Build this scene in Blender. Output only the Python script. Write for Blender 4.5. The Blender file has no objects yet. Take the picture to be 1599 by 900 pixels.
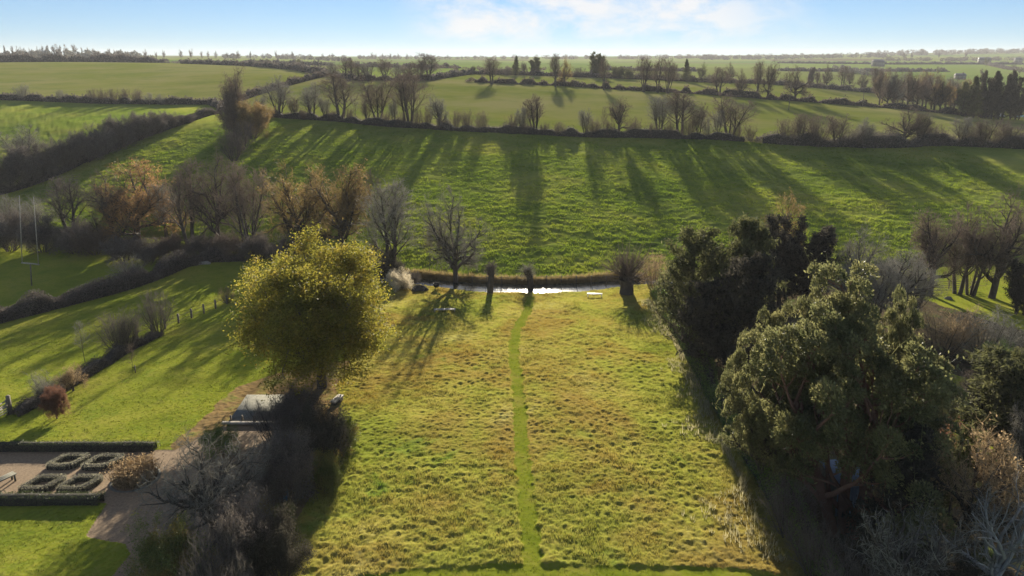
import bpy, math
import numpy as np
R = math.radians
C = bpy.context.scene.collection
sc = bpy.context.scene

# ------------------------------------------------------------------ camera, sky, sun, exposure
F = 1066.0; CX, CY = 800.0, 340.0; PITCH = math.atan((340-88)/1066.0); HC = 31.0
cam_d = bpy.data.cameras.new('camera'); cam = bpy.data.objects.new('camera', cam_d); C.objects.link(cam)
cam_d.sensor_width = 36; cam_d.lens = 36*F/1599.0; cam_d.shift_y = -(450-CY)/1599.0; cam_d.clip_start = 0.5; cam_d.clip_end = 20000
cam.location = (0, 0, HC); cam.rotation_euler = (R(90)-PITCH, 0, 0)
sc.camera = cam
SUN_EL, SUN_AZ = R(14.5), R(2.0)          # azimuth from +Y towards +X
world = bpy.data.worlds.new('World'); sc.world = world; world.use_nodes = True
def make_world():
    nt = world.node_tree; N = nt.nodes; L = nt.links; N.clear()
    out = N.new('ShaderNodeOutputWorld'); bg = N.new('ShaderNodeBackground'); L.new(bg.outputs[0], out.inputs[0])
    sky = N.new('ShaderNodeTexSky'); sky.sky_type = 'NISHITA'; sky.sun_disc = False
    sky.sun_elevation = SUN_EL; sky.sun_rotation = SUN_AZ
    sky.altitude = 100; sky.air_density = 0.68; sky.dust_density = 0.0; sky.ozone_density = 3.6
    # thin broken cloud ahead
    tc = N.new('ShaderNodeTexCoord'); mp = N.new('ShaderNodeMapping'); L.new(tc.outputs['Generated'], mp.inputs[0])
    mp.inputs['Scale'].default_value = (1.25, 1.0, 2.6); mp.inputs['Location'].default_value = (0.9, 0.2, 0.55)
    nz = N.new('ShaderNodeTexNoise'); L.new(mp.outputs[0], nz.inputs[0])
    nz.inputs['Scale'].default_value = 9; nz.inputs['Detail'].default_value = 9; nz.inputs['Roughness'].default_value = 0.62; nz.inputs['Distortion'].default_value = 0.25
    rp = N.new('ShaderNodeValToRGB'); L.new(nz.outputs['Fac'], rp.inputs[0])
    rp.color_ramp.elements[0].position = 0.38; rp.color_ramp.elements[1].position = 0.60
    sx = N.new('ShaderNodeSeparateXYZ'); L.new(tc.outputs['Generated'], sx.inputs[0])
    mr = N.new('ShaderNodeMapRange'); mr.interpolation_type = 'SMOOTHSTEP'; L.new(sx.outputs['X'], mr.inputs[0])
    mr.inputs[1].default_value = -0.18; mr.inputs[2].default_value = -0.06
    mr2 = N.new('ShaderNodeMapRange'); mr2.interpolation_type = 'SMOOTHSTEP'; L.new(sx.outputs['X'], mr2.inputs[0])
    mr2.inputs[1].default_value = 0.44; mr2.inputs[2].default_value = 0.24
    mr3 = N.new('ShaderNodeMapRange'); mr3.interpolation_type = 'SMOOTHSTEP'; L.new(sx.outputs['Z'], mr3.inputs[0])
    mr3.inputs[1].default_value = 0.002; mr3.inputs[2].default_value = 0.035
    m1 = N.new('ShaderNodeMath'); m1.operation = 'MULTIPLY'; L.new(mr.outputs[0], m1.inputs[0]); L.new(mr2.outputs[0], m1.inputs[1])
    m2 = N.new('ShaderNodeMath'); m2.operation = 'MULTIPLY'; L.new(m1.outputs[0], m2.inputs[0]); L.new(rp.outputs[0], m2.inputs[1])
    m3 = N.new('ShaderNodeMath'); m3.operation = 'MULTIPLY'; L.new(m2.outputs[0], m3.inputs[0]); L.new(mr3.outputs[0], m3.inputs[1])
    m4 = N.new('ShaderNodeMath'); m4.operation = 'MULTIPLY'; L.new(m3.outputs[0], m4.inputs[0]); m4.inputs[1].default_value = 0.85
    mx = N.new('ShaderNodeMixRGB'); L.new(m4.outputs[0], mx.inputs[0])
    gm = N.new('ShaderNodeGamma'); gm.inputs[1].default_value = 0.70; L.new(sky.outputs[0], gm.inputs[0])
    tn = N.new('ShaderNodeMixRGB'); tn.blend_type = 'MULTIPLY'; tn.inputs[0].default_value = 1; L.new(gm.outputs[0], tn.inputs[1]); tn.inputs[2].default_value = (1.36, 1.57, 1.82, 1); L.new(tn.outputs[0], mx.inputs[1])
    mx.inputs[2].default_value = (CLOUD, CLOUD*0.97, CLOUD*0.95, 1)
    L.new(mx.outputs[0], bg.inputs[0]); bg.inputs[1].default_value = SKY_STR
SKY_STR = 0.044; CLOUD = 8.8
make_world()
sd = bpy.data.lights.new('sun', 'SUN'); sun = bpy.data.objects.new('sun', sd); C.objects.link(sun)
sd.energy = 5.0; sd.angle = R(0.53); sd.color = (1.0, 0.90, 0.72)
sun.rotation_euler = (R(90)-SUN_EL, 0, -SUN_AZ + math.pi)   # shines from +Y towards the camera
sc.view_settings.view_transform = 'Standard'; sc.view_settings.look = 'None'
sc.view_settings.exposure = 1.32; sc.view_settings.gamma = 1; sc.view_settings.use_curve_mapping = False
sc.cycles.max_bounces = 6; sc.cycles.diffuse_bounces = 3; sc.cycles.transmission_bounces = 4; sc.cycles.volume_bounces = 0
sc.cycles.use_denoising = True
sc.cycles.caustics_reflective = False; sc.cycles.caustics_refractive = False
HAZE = 0.00013

# ------------------------------------------------------------------ small maths
def row_slope(row):
    b = (CY-np.asarray(row, float))/F
    return (-math.sin(PITCH)+b*math.cos(PITCH))/(math.cos(PITCH)+b*math.sin(PITCH))
def zc_of(D, z): return D*math.cos(PITCH)+(HC-z)*math.sin(PITCH)
def hash2(ix, iy, seed):
    n = (ix.astype(np.int64)*374761393 + iy.astype(np.int64)*668265263 + seed*1442695041) & 0x7fffffff
    n = ((n ^ (n >> 13))*1274126177) & 0x7fffffff
    n = (n ^ (n >> 16)) & 0xffffff
    return n/float(0xffffff)
def vnoise(x, y, seed=0):
    ix = np.floor(x); iy = np.floor(y); fx = x-ix; fy = y-iy
    fx = fx*fx*fx*(fx*(fx*6-15)+10); fy = fy*fy*fy*(fy*(fy*6-15)+10)
    a = hash2(ix, iy, seed); b = hash2(ix+1, iy, seed); c = hash2(ix, iy+1, seed); d = hash2(ix+1, iy+1, seed)
    return (a*(1-fx)+b*fx)*(1-fy)+(c*(1-fx)+d*fx)*fy
def fbm(x, y, seed=0, o=3):
    s = 0; a = 1; t = 0
    for k in range(o):
        s = s+a*vnoise(x*2**k+k*17.3, y*2**k-k*9.1, seed+k); t += a; a *= 0.5
    return s/t

# ------------------------------------------------------------------ terrain heights
DG = np.geomspace(60, 5200, 700)
def flat(D): return 0.08*(89-D)
cols = {
 -350: [(108, 0.0), (135, 0.6), (150, 'r310'), (190, 'r225'), (245, 'r160'), (520, 'r99'), (760, 'r92'), (1500, 'r90'), (3000, 'r86'), (5200, 'r100')],
 0:    [(104, 0.0), (125, 0.3), (146, 'r300'), (190, 'r220'), (240, 'r160'), (500, 'r98'), (700, 'r93'), (1500, 'r89'), (3000, 'r86'), (5200, 'r100')],
 300:  [(95, 0.0), (108, 0.4), (196, 'r188'), (245, 'r162'), (480, 'r101'), (700, 'r97'), (1500, 'r90'), (3000, 'r87'), (5200, 'r100')],
 500:  [(94, 0.0), (100, 0.5), (187, 'r188'), (230, 'r166'), (340, 'r118'), (480, 'r107'), (800, 'r100'), (1500, 'r93'), (3000, 'r88'), (5200, 'r100')],
 800:  [(93, 0.0), (178, 'r207'), (210, 'r183'), (300, 'r134'), (400, 'r116'), (800, 'r104'), (1500, 'r96'), (3000, 'r89'), (5200, 'r100')],
 1200: [(93, 0.0), (174, 'r224'), (205, 'r200'), (280, 'r156'), (390, 'r132'), (700, 'r112'), (1500, 'r97'), (3000, 'r86'), (5200, 'r98')],
 1450: [(94, 0.0), (171, 'r230'), (200, 'r208'), (270, 'r178'), (360, 'r165'), (480, 'r148'), (700, 'r120'), (1200, 'r98'), (3000, 'r83'), (5200, 'r95')],
 1599: [(96, 0.0), (169, 'r233'), (195, 'r217'), (240, 'r205'), (290, 'r187'), (350, 'r178'), (520, 'r148'), (800, 'r116'), (1300, 'r99'), (3000, 'r79'), (5200, 'r95')],
 1950: [(100, 0.0), (168, 'r240'), (195, 'r224'), (240, 'r208'), (300, 'r190'), (520, 'r155'), (800, 'r116'), (1300, 'r98'), (3000, 'r79'), (5200, 'r95')],
}
CK = sorted(cols); TV = np.array([(k-800)/F for k in CK]); TZ = []
for k in CK:
    Ds = [60, 89]; Zs = [flat(60), 0.0]
    for D, v in cols[k]:
        Ds.append(D); Zs.append(v if not isinstance(v, str) else HC+D*float(row_slope(float(v[1:]))))
    z = np.interp(DG, Ds, Zs)
    kern = np.exp(-0.5*(np.arange(-12, 13)/4.0)**2); kern /= kern.sum()
    TZ.append(np.convolve(np.pad(z, 12, 'edge'), kern, 'valid'))
TZ = np.array(TZ)
VF = np.linspace(TV[0], TV[-1], 400)
TF = np.array([np.interp(VF, TV, TZ[:, j]) for j in range(len(DG))]).T
kern = np.exp(-0.5*(np.arange(-30, 31)/10.0)**2); kern /= kern.sum()
TF = np.apply_along_axis(lambda c: np.convolve(np.pad(c, 30, 'edge'), kern, 'valid'), 0, TF)
LDG = np.log(DG)
STREAM = np.array([(-75, 118), (-55, 112), (-40, 104), (-27, 96.5), (-19, 93.5), (-13, 92.3), (-9, 91.0), (-4, 89.7), (3, 88.9), (9, 89.6), (13, 90.9), (17, 91.8), (24, 92.5), (40, 95), (70, 100)], float)
SW = np.array([0.6, 0.6, 0.6, 0.6, 0.7, 0.9, 1.2, 1.5, 1.7, 1.6, 1.2, 0.6, 0.5, 0.5, 0.5])
def stream_d(X, D):
    yc = np.interp(X, STREAM[:, 0], STREAM[:, 1]); w = np.interp(X, STREAM[:, 0], SW)
    return (D-yc), w
def hbase(X, D):
    X = np.asarray(X, float); D = np.asarray(D, float)
    v = X/(0.973*np.maximum(D, 20)+5.5)
    vi = np.clip((v-VF[0])/(VF[1]-VF[0]), 0, len(VF)-1.001); i = vi.astype(int); f = vi-i
    di = np.clip((np.log(np.maximum(D, 60))-LDG[0])/(LDG[1]-LDG[0]), 0, len(DG)-1.001); j = di.astype(int); g = di-j
    z = (TF[i, j]*(1-f)+TF[i+1, j]*f)*(1-g)+(TF[i, j+1]*(1-f)+TF[i+1, j+1]*f)*g
    zf = flat(D)
    return np.where(D < 80, zf, np.where(D < 86, zf+(z-zf)*(D-80)/6, z))
def h(X, D):
    z = hbase(X, D)
    dd, w = stream_d(np.asarray(X, float), np.asarray(D, float))
    side = np.maximum(np.abs(dd)-w, 0)
    return z-0.95*np.exp(-(side/0.7)**2)
DR = np.geomspace(14, 5200, 6000)
def ray(px, row):
    a = (px-CX)/F; b = (CY-row)/F
    cy = math.cos(PITCH)+b*math.sin(PITCH); return a/cy, float(row_slope(row))
def place(px, row):
    """the point of the ground that pixel (px,row) of the photo looks at"""
    a, s = ray(px, row)
    X = a*DR; zr = HC+s*DR; g = hbase(X, DR)
    k = np.argmax(zr < g)
    if zr[k] >= g[k]: k = len(DR)-1
    lo, hi = DR[max(k-1, 0)], DR[k]
    for _ in range(20):
        m = (lo+hi)/2
        if HC+s*m < float(hbase(a*m, m)): hi = m
        else: lo = m
    return np.array([a*hi, hi, float(h(a*hi, hi))])
def topz(D, row): return HC+D*float(row_slope(row))
def poly(pts): return np.array([place(*p)[:2] for p in pts])
def inside(X, Y, pg):
    r = np.zeros(X.shape, bool); n = len(pg); j = n-1
    for i in range(n):
        xi, yi = pg[i]; xj, yj = pg[j]
        c = ((yi > Y) != (yj > Y)); den = (yj-yi) if yj != yi else 1e-9
        r ^= c & (X < (xj-xi)*(Y-yi)/den+xi); j = i
    return r
def near_line(X, Y, ln, w):
    d = np.full(X.shape, 1e9)
    for (a, b) in zip(ln[:-1], ln[1:]):
        v = b-a; t = np.clip(((X-a[0])*v[0]+(Y-a[1])*v[1])/(v@v), 0, 1)
        d = np.minimum(d, np.hypot(X-a[0]-t*v[0], Y-a[1]-t*v[1]))
    return d < w

# ------------------------------------------------------------------ mesh and object helpers
def mesh_np(name, V, quads=None, tris=None, smooth=False, mi=None):
    me = bpy.data.meshes.new(name)
    V = np.ascontiguousarray(V, np.float32); me.vertices.add(len(V)); me.vertices.foreach_set('co', V.ravel())
    q = np.zeros((0, 4), np.int32) if quads is None else np.asarray(quads, np.int32)
    t = np.zeros((0, 3), np.int32) if tris is None else np.asarray(tris, np.int32)
    loops = np.concatenate([q.ravel(), t.ravel()]); me.loops.add(len(loops)); me.loops.foreach_set('vertex_index', loops)
    n = len(q)+len(t); me.polygons.add(n)
    st = np.concatenate([np.arange(len(q))*4, len(q)*4+np.arange(len(t))*3]).astype(np.int32)
    me.polygons.foreach_set('loop_start', st)
    if smooth: me.polygons.foreach_set('use_smooth', np.ones(n, bool))
    me.update(calc_edges=True)
    return me
def link(name, me, m=None, parent=None):
    o = bpy.data.objects.new(name, me); C.objects.link(o)
    if m is not None and me is not None and not me.materials: me.materials.append(m)
    if parent is not None: o.parent = parent
    return o
def tag(o, label=None, cat=None, group=None, kind=None):
    if label: o['label'] = label
    if cat: o['category'] = cat
    if group: o['group'] = group
    if kind: o['kind'] = kind
    return o
def thing(name, label, cat, loc=(0, 0, 0), rz=0, group=None):
    o = bpy.data.objects.new(name, None); C.objects.link(o); o.location = loc; o.rotation_euler = (0, 0, rz)
    return tag(o, label, cat, group)
class MB:
    def __init__(s): s.V = []; s.Q = []; s.n = 0
    def add(s, V, Q):
        s.V.append(np.asarray(V, float)); s.Q.append(np.asarray(Q, int)+s.n); s.n += len(V); return s
    def box(s, c, d, rz=0, tilt=0):
        c = np.array(c, float); hx, hy, hz = np.array(d)/2.0
        v = np.array([(x, y, z) for x in (-hx, hx) for y in (-hy, hy) for z in (-hz, hz)])
        if tilt: ct, st = math.cos(tilt), math.sin(tilt); v = np.c_[v[:, 0], v[:, 1]*ct-v[:, 2]*st, v[:, 1]*st+v[:, 2]*ct]
        cz, sz = math.cos(rz), math.sin(rz); v = np.c_[v[:, 0]*cz-v[:, 1]*sz, v[:, 0]*sz+v[:, 1]*cz, v[:, 2]]+c
        return s.add(v, [(0, 1, 3, 2), (4, 6, 7, 5), (0, 4, 5, 1), (2, 3, 7, 6), (0, 2, 6, 4), (1, 5, 7, 3)])
    def tube(s, pts, rad, m=8):
        P = np.array(pts, float)[None]; r = np.broadcast_to(np.array(rad, float), (len(pts),))[None]
        V, Q = tubes(P, r, m); k = len(pts)*m
        caps = []
        s.add(V, Q)
        s.V.append(np.array([pts[0], pts[-1]], float)); a = s.n; s.n += 2
        base = a-k
        for i in range(0, m):
            j = (i+1) % m; caps.append((a, base+j, base+i, a)); caps.append((a+1, base+k-m+i, base+k-m+j, a+1))
        s.T = getattr(s, 'T', []) + [(c[0], c[1], c[2]) for c in caps]
        return s
    def build(s, name, m, parent=None, smooth=False, bevel=0):
        me = mesh_np(name, np.concatenate(s.V), np.concatenate(s.Q) if s.Q else None, getattr(s, 'T', None), smooth)
        o = link(name, me, m, parent)
        if bevel:
            b = o.modifiers.new('bevel', 'BEVEL'); b.width = bevel; b.segments = 2
        return o
def norm(v): return v/np.maximum(np.linalg.norm(v, axis=-1, keepdims=True), 1e-9)
def tubes(P, Rd, m):
    """P (N,K,3) polylines, Rd (N,K) radii -> verts, quads; m=2 gives flat ribbons"""
    N, K, _ = P.shape
    ch = norm(P[:, -1]-P[:, 0]); ref = np.where(np.abs(ch[:, 2:3]) > 0.8, np.array([[1.0, 0.2, 0]]), np.array([[0, 0.15, 1.0]]))
    T = np.empty_like(P); T[:, :-1] = P[:, 1:]-P[:, :-1]; T[:, -1] = T[:, -2]; T = norm(T)
    u = norm(np.cross(T, ref[:, None, :])); v = np.cross(T, u)
    if m == 2:
        a0 = (np.arange(N)*2.399)[:, None, None]; d = u*np.cos(a0)+v*np.sin(a0)
        V = np.stack([P-d*Rd[..., None], P+d*Rd[..., None]], 2)
        b = (np.arange(N)[:, None]*K+np.arange(K-1)[None])*2
        Q = np.stack([b, b+1, b+3, b+2], -1).reshape(-1, 4)
        return V.reshape(-1, 3), Q
    a = np.arange(m)*2*math.pi/m
    V = P[:, :, None, :]+Rd[:, :, None, None]*(u[:, :, None, :]*np.cos(a)[None, None, :, None]+v[:, :, None, :]*np.sin(a)[None, None, :, None])
    b = ((np.arange(N)[:, None]*K+np.arange(K-1)[None])*m)[..., None]; i = np.arange(m)[None, None]; j = (i+1) % m
    Q = np.stack([b+i, b+j, b+m+j, b+m+i], -1).reshape(-1, 4)
    return V.reshape(-1, 3), Q

# ------------------------------------------------------------------ materials
def newmat(name):
    m = bpy.data.materials.new(name); m.use_nodes = True; m.node_tree.nodes.clear(); return m, m.node_tree.nodes, m.node_tree.links
def noise(N, L, vec, scale, detail=3, rough=0.55, dist=0.0):
    n = N.new('ShaderNodeTexNoise'); L.new(vec, n.inputs['Vector']); n.inputs['Scale'].default_value = scale
    n.inputs['Detail'].default_value = detail; n.inputs['Roughness'].default_value = rough; n.inputs['Distortion'].default_value = dist
    return n.outputs['Fac']
def ramp(N, L, fac, stops):
    r = N.new('ShaderNodeValToRGB'); L.new(fac, r.inputs[0]); e = r.color_ramp.elements
    while len(e) < len(stops): e.new(0.5)
    for k, (p, c) in enumerate(stops): e[k].position = p; e[k].color = (*c, 1) if len(c) == 3 else c
    return r.outputs[0]
def mixc(N, L, fac, a, b, mode='MIX'):
    x = N.new('ShaderNodeMixRGB'); x.blend_type = mode
    for k, s in ((0, fac), (1, a), (2, b)):
        if isinstance(s, (int, float)): x.inputs[k].default_value = s
        elif isinstance(s, tuple): x.inputs[k].default_value = (*s, 1)
        else: L.new(s, x.inputs[k])
    return x.outputs[0]
def grass_mat(name, stops, big=0.06, small=2.2, transl=0.35, sheen=0.0, stripe=None, bump=0.0, patches=None, fine=0.35, mapping=(1, 1, 1)):
    m, N, L = newmat(name)
    geo = N.new('ShaderNodeNewGeometry'); mp = N.new('ShaderNodeMapping'); L.new(geo.outputs['Position'], mp.inputs[0])
    mp.inputs['Scale'].default_value = mapping
    v = mp.outputs[0]
    f1 = noise(N, L, v, big, 4, 0.6, 0.3); f2 = noise(N, L, v, small, 3, 0.6)
    ad = N.new('ShaderNodeMath'); ad.operation = 'MULTIPLY_ADD'; L.new(f2, ad.inputs[0]); ad.inputs[1].default_value = fine
    sb = N.new('ShaderNodeMath'); sb.operation = 'SUBTRACT'; L.new(f1, sb.inputs[0]); sb.inputs[1].default_value = fine*0.5
    L.new(sb.outputs[0], ad.inputs[2])
    col = ramp(N, L, ad.outputs[0], stops)
    if patches:
        for (pc, psc, lo, hi, amt) in patches:
            pf = ramp(N, L, noise(N, L, v, psc, 4, 0.65, 0.4), [(lo, (0, 0, 0)), (hi, (amt, amt, amt))]); col = mixc(N, L, pf, col, pc)
    if stripe:
        ang, wl, amt, c2 = stripe
        w = N.new('ShaderNodeTexWave'); mp2 = N.new('ShaderNodeMapping'); L.new(geo.outputs['Position'], mp2.inputs[0]); mp2.inputs['Rotation'].default_value = (0, 0, ang)
        L.new(mp2.outputs[0], w.inputs['Vector']); w.inputs['Scale'].default_value = 0.314/wl; w.inputs['Distortion'].default_value = 1.2; w.inputs['Detail'].default_value = 2; w.inputs['Detail Scale'].default_value = 0.6
        sf = N.new('ShaderNodeMath'); sf.operation = 'MULTIPLY'; L.new(w.outputs['Fac'], sf.inputs[0]); sf.inputs[1].default_value = amt
        col = mixc(N, L, sf.outputs[0], col, c2)
    out = N.new('ShaderNodeOutputMaterial'); p = N.new('ShaderNodeBsdfPrincipled'); L.new(col, p.inputs['Base Color'])
    p.inputs['Roughness'].default_value = 1.0; p.inputs['Specular IOR Level'].default_value = 0.0
    if not sheen:
        N.remove(p); p = N.new('ShaderNodeBsdfDiffuse'); L.new(col, p.inputs['Color'])
    if sheen:
        p.inputs['Sheen Weight'].default_value = sheen; p.inputs['Sheen Roughness'].default_value = 0.5; L.new(mixc(N, L, 1.0, col, (2.6, 2.6, 2.0), 'MULTIPLY'), p.inputs['Sheen Tint'])
    if bump:
        b = N.new('ShaderNodeBump'); b.inputs['Strength'].default_value = 0.8; b.inputs['Distance'].default_value = bump; L.new(f2, b.inputs['Height']); L.new(b.outputs[0], p.inputs['Normal'])
    if transl:
        t = N.new('ShaderNodeBsdfTranslucent'); L.new(mixc(N, L, 1.0, col, (1.5, 1.5, 0.9), 'MULTIPLY'), t.inputs['Color'])
        x = N.new('ShaderNodeMixShader'); x.inputs[0].default_value = transl; L.new(p.outputs[0], x.inputs[1]); L.new(t.outputs[0], x.inputs[2]); L.new(x.outputs[0], out.inputs[0])
    else: L.new(p.outputs[0], out.inputs[0])
    return m
def leaf_mat(name, c1, c2, transl=0.4, rough=0.6, spec=0.3, scale=0.8, c3=None, tb=1.5, rnd=0.15):
    m, N, L = newmat(name)
    geo = N.new('ShaderNodeNewGeometry'); f = noise(N, L, geo.outputs['Position'], scale, 3, 0.7)
    stops = [(0.3, c1), (0.68, c2)] if c3 is None else [(0.3, c1), (0.5, c2), (0.7, c3)]
    col = ramp(N, L, f, stops)
    ri = N.new('ShaderNodeObjectInfo'); rv = N.new('ShaderNodeMapRange'); L.new(ri.outputs['Random'], rv.inputs[0]); rv.inputs[3].default_value = 1-rnd; rv.inputs[4].default_value = 1+rnd
    ph = N.new('ShaderNodeMapRange'); L.new(geo.outputs['Random Per Island'], ph.inputs[0]); ph.inputs[3].default_value = 0.65; ph.inputs[4].default_value = 1.35
    mm = N.new('ShaderNodeMath'); mm.operation = 'MULTIPLY'; L.new(rv.outputs[0], mm.inputs[0]); L.new(ph.outputs[0], mm.inputs[1])
    vm = N.new('ShaderNodeVectorMath'); vm.operation = 'SCALE'; L.new(col, vm.inputs[0]); L.new(mm.outputs[0], vm.inputs['Scale'])
    out = N.new('ShaderNodeOutputMaterial'); p = N.new('ShaderNodeBsdfPrincipled'); L.new(vm.outputs[0], p.inputs['Base Color'])
    p.inputs['Roughness'].default_value = rough; p.inputs['Specular IOR Level'].default_value = spec
    if transl:
        t = N.new('ShaderNodeBsdfTranslucent'); v2 = N.new('ShaderNodeVectorMath'); v2.operation = 'SCALE'; L.new(vm.outputs[0], v2.inputs[0]); v2.inputs['Scale'].default_value = tb
        L.new(v2.outputs[0], t.inputs['Color'])
        x = N.new('ShaderNodeMixShader'); x.inputs[0].default_value = transl; L.new(p.outputs[0], x.inputs[1]); L.new(t.outputs[0], x.inputs[2]); L.new(x.outputs[0], out.inputs[0])
    else: L.new(p.outputs[0], out.inputs[0])
    return m
def plain(name, c1, c2=None, scale=4, rough=0.8, metal=0, bump=0.0, spec=0.3):
    m, N, L = newmat(name); out = N.new('ShaderNodeOutputMaterial'); p = N.new('ShaderNodeBsdfPrincipled')
    tc = N.new('ShaderNodeTexCoord'); f = noise(N, L, tc.outputs['Object'], scale, 5, 0.65)
    c2 = c2 or tuple(x*0.7 for x in c1)
    L.new(ramp(N, L, f, [(0.35, c1), (0.68, c2)]), p.inputs['Base Color']); p.inputs['Roughness'].default_value = rough; p.inputs['Metallic'].default_value = metal
    p.inputs['Specular IOR Level'].default_value = spec
    if bump:
        b = N.new('ShaderNodeBump'); b.inputs['Distance'].default_value = bump; L.new(f, b.inputs['Height']); L.new(b.outputs[0], p.inputs['Normal'])
    L.new(p.outputs[0], out.inputs[0]); return m

M = {}
M['meadow'] = grass_mat('meadow_grass', [(0.30, (0.12, 0.14, 0.022)), (0.48, (0.175, 0.175, 0.033)), (0.62, (0.20, 0.175, 0.042)), (0.75, (0.25, 0.235, 0.085))], 0.10, 1.6, 0.0, 0.6,
                        patches=[((0.16, 0.11, 0.035), 0.11, 0.46, 0.62, 0.7), ((0.06, 0.12, 0.02), 0.16, 0.60, 0.72, 0.7)])
M['meadow_blade'] = grass_mat('meadow_blades', [(0.30, (0.13, 0.15, 0.035)), (0.48, (0.195, 0.19, 0.055)), (0.62, (0.24, 0.205, 0.075)), (0.75, (0.31, 0.28, 0.14))], 0.10, 3.0, 0.5, 0.0,
                        patches=[((0.23, 0.15, 0.05), 0.11, 0.46, 0.62, 0.8), ((0.07, 0.15, 0.02), 0.16, 0.62, 0.72, 0.7), ((0.34, 0.31, 0.15), 0.9, 0.52, 0.70, 0.55), ((0.10, 0.13, 0.02), 0.5, 0.56, 0.7, 0.5)], fine=0.8)
M['lawn'] = grass_mat('lawn_grass', [(0.3, (0.115, 0.14, 0.018)), (0.5, (0.17, 0.185, 0.022)), (0.7, (0.23, 0.215, 0.04))], 0.09, 4.0, 0.0, 0.12, bump=0.05, fine=0.6, patches=[((0.07, 0.12, 0.015), 0.5, 0.5, 0.7, 0.5), ((0.2, 0.18, 0.05), 0.9, 0.55, 0.72, 0.5), ((0.22, 0.17, 0.05), 0.12, 0.62, 0.75, 0.4)], stripe=(R(28), 0.45, 0.18, (0.2, 0.27, 0.04)))
M['path'] = grass_mat('mown_grass', [(0.3, (0.12, 0.15, 0.014)), (0.5, (0.16, 0.18, 0.02)), (0.7, (0.20, 0.19, 0.035))], 0.5, 4.0, 0.0, 0.1, bump=0.03)
M['pasture'] = grass_mat('pasture_grass', [(0.3, (0.06, 0.09, 0.016)), (0.5, (0.10, 0.13, 0.022)), (0.68, (0.15, 0.155, 0.035))], 0.06, 1.1, 0.0, 0.35, patches=[((0.17, 0.18, 0.05), 0.035, 0.5, 0.68, 0.55)])
M['pasture_blade'] = grass_mat('pasture_blades', [(0.3, (0.09, 0.14, 0.02)), (0.5, (0.15, 0.20, 0.026)), (0.68, (0.22, 0.24, 0.045))], 0.06, 1.1, 0.5, 0.0, patches=[((0.2, 0.22, 0.05), 0.035, 0.5, 0.68, 0.5)])
M['crop'] = grass_mat('winter_crop', [(0.3, (0.13, 0.17, 0.025)), (0.5, (0.18, 0.20, 0.032)), (0.7, (0.22, 0.21, 0.05))], 0.012, 0.35, 0.0, 0.0, stripe=(R(90), 2.2, 0.4, (0.13, 0.14, 0.05)), mapping=(0.6, 1, 1), fine=0.6, patches=[((0.27, 0.24, 0.10), 0.02, 0.45, 0.62, 0.75), ((0.10, 0.15, 0.025), 0.06, 0.5, 0.66, 0.5)])
M['crop_left'] = grass_mat('winter_crop_left', [(0.3, (0.13, 0.165, 0.025)), (0.5, (0.18, 0.20, 0.03)), (0.7, (0.22, 0.21, 0.05))], 0.010, 0.3, 0.0, 0.0, stripe=(R(74), 5, 0.35, (0.15, 0.17, 0.05)), fine=0.6, patches=[((0.28, 0.25, 0.10), 0.015, 0.42, 0.62, 0.75), ((0.11, 0.15, 0.03), 0.05, 0.5, 0.66, 0.5)])
M['litter'] = grass_mat('leaf_litter', [(0.3, (0.12, 0.09, 0.045)), (0.5, (0.20, 0.135, 0.065)), (0.7, (0.15, 0.16, 0.045))], 0.35, 3, 0.0, 0.2, bump=0.06)
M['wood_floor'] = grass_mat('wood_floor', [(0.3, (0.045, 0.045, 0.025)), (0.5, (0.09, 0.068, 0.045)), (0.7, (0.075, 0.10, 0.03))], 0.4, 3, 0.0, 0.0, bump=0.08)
M['gravel'] = plain('gravel', (0.28, 0.20, 0.12), (0.17, 0.115, 0.07), 7, 0.95, bump=0.02)
def far_mat():
    m, N, L = newmat('far_fields'); geo = N.new('ShaderNodeNewGeometry'); mp = N.new('ShaderNodeMapping'); L.new(geo.outputs['Position'], mp.inputs[0])
    mp.inputs['Scale'].default_value = (1/260, 1/330, 0); mp.inputs['Rotation'].default_value = (0, 0, 0.25)
    v = N.new('ShaderNodeTexVoronoi'); v.inputs['Randomness'].default_value = 0.75; L.new(mp.outputs[0], v.inputs['Vector']); v.inputs['Scale'].default_value = 1
    sp = N.new('ShaderNodeSeparateColor'); L.new(v.outputs['Color'], sp.inputs[0])
    col = ramp(N, L, sp.outputs[0], [(0.0, (0.10, 0.18, 0.03)), (0.3, (0.20, 0.26, 0.05)), (0.5, (0.15, 0.13, 0.06)), (0.7, (0.22, 0.27, 0.06)), (1.0, (0.12, 0.2, 0.04))])
    col = mixc(N, L, ramp(N, L, noise(N, L, geo.outputs['Position'], 0.02, 3), [(0.4, (0, 0, 0)), (0.7, (0.3, 0.3, 0.3))]), col, (0.2, 0.18, 0.08))
    out = N.new('ShaderNodeOutputMaterial'); p = N.new('ShaderNodeBsdfPrincipled'); L.new(col, p.inputs['Base Color']); p.inputs['Roughness'].default_value = 0.9
    p.inputs['Specular IOR Level'].default_value = 0
    L.new(p.outputs[0], out.inputs[0]); return m
M['far'] = far_mat()
def water_mat():
    m, N, L = newmat('stream_water'); out = N.new('ShaderNodeOutputMaterial'); p = N.new('ShaderNodeBsdfPrincipled')
    p.inputs['Base Color'].default_value = (0.05, 0.05, 0.035, 1); p.inputs['Roughness'].default_value = 0.12; p.inputs['Specular IOR Level'].default_value = 0.6
    p.inputs['IOR'].default_value = 1.33
    geo = N.new('ShaderNodeNewGeometry'); f = noise(N, L, geo.outputs['Position'], 3.0, 3, 0.6, 0.4)
    b = N.new('ShaderNodeBump'); b.inputs['Distance'].default_value = 0.012; b.inputs['Strength'].default_value = 0.5; L.new(f, b.inputs['Height']); L.new(b.outputs[0], p.inputs['Normal'])
    L.new(p.outputs[0], out.inputs[0]); return m
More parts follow.
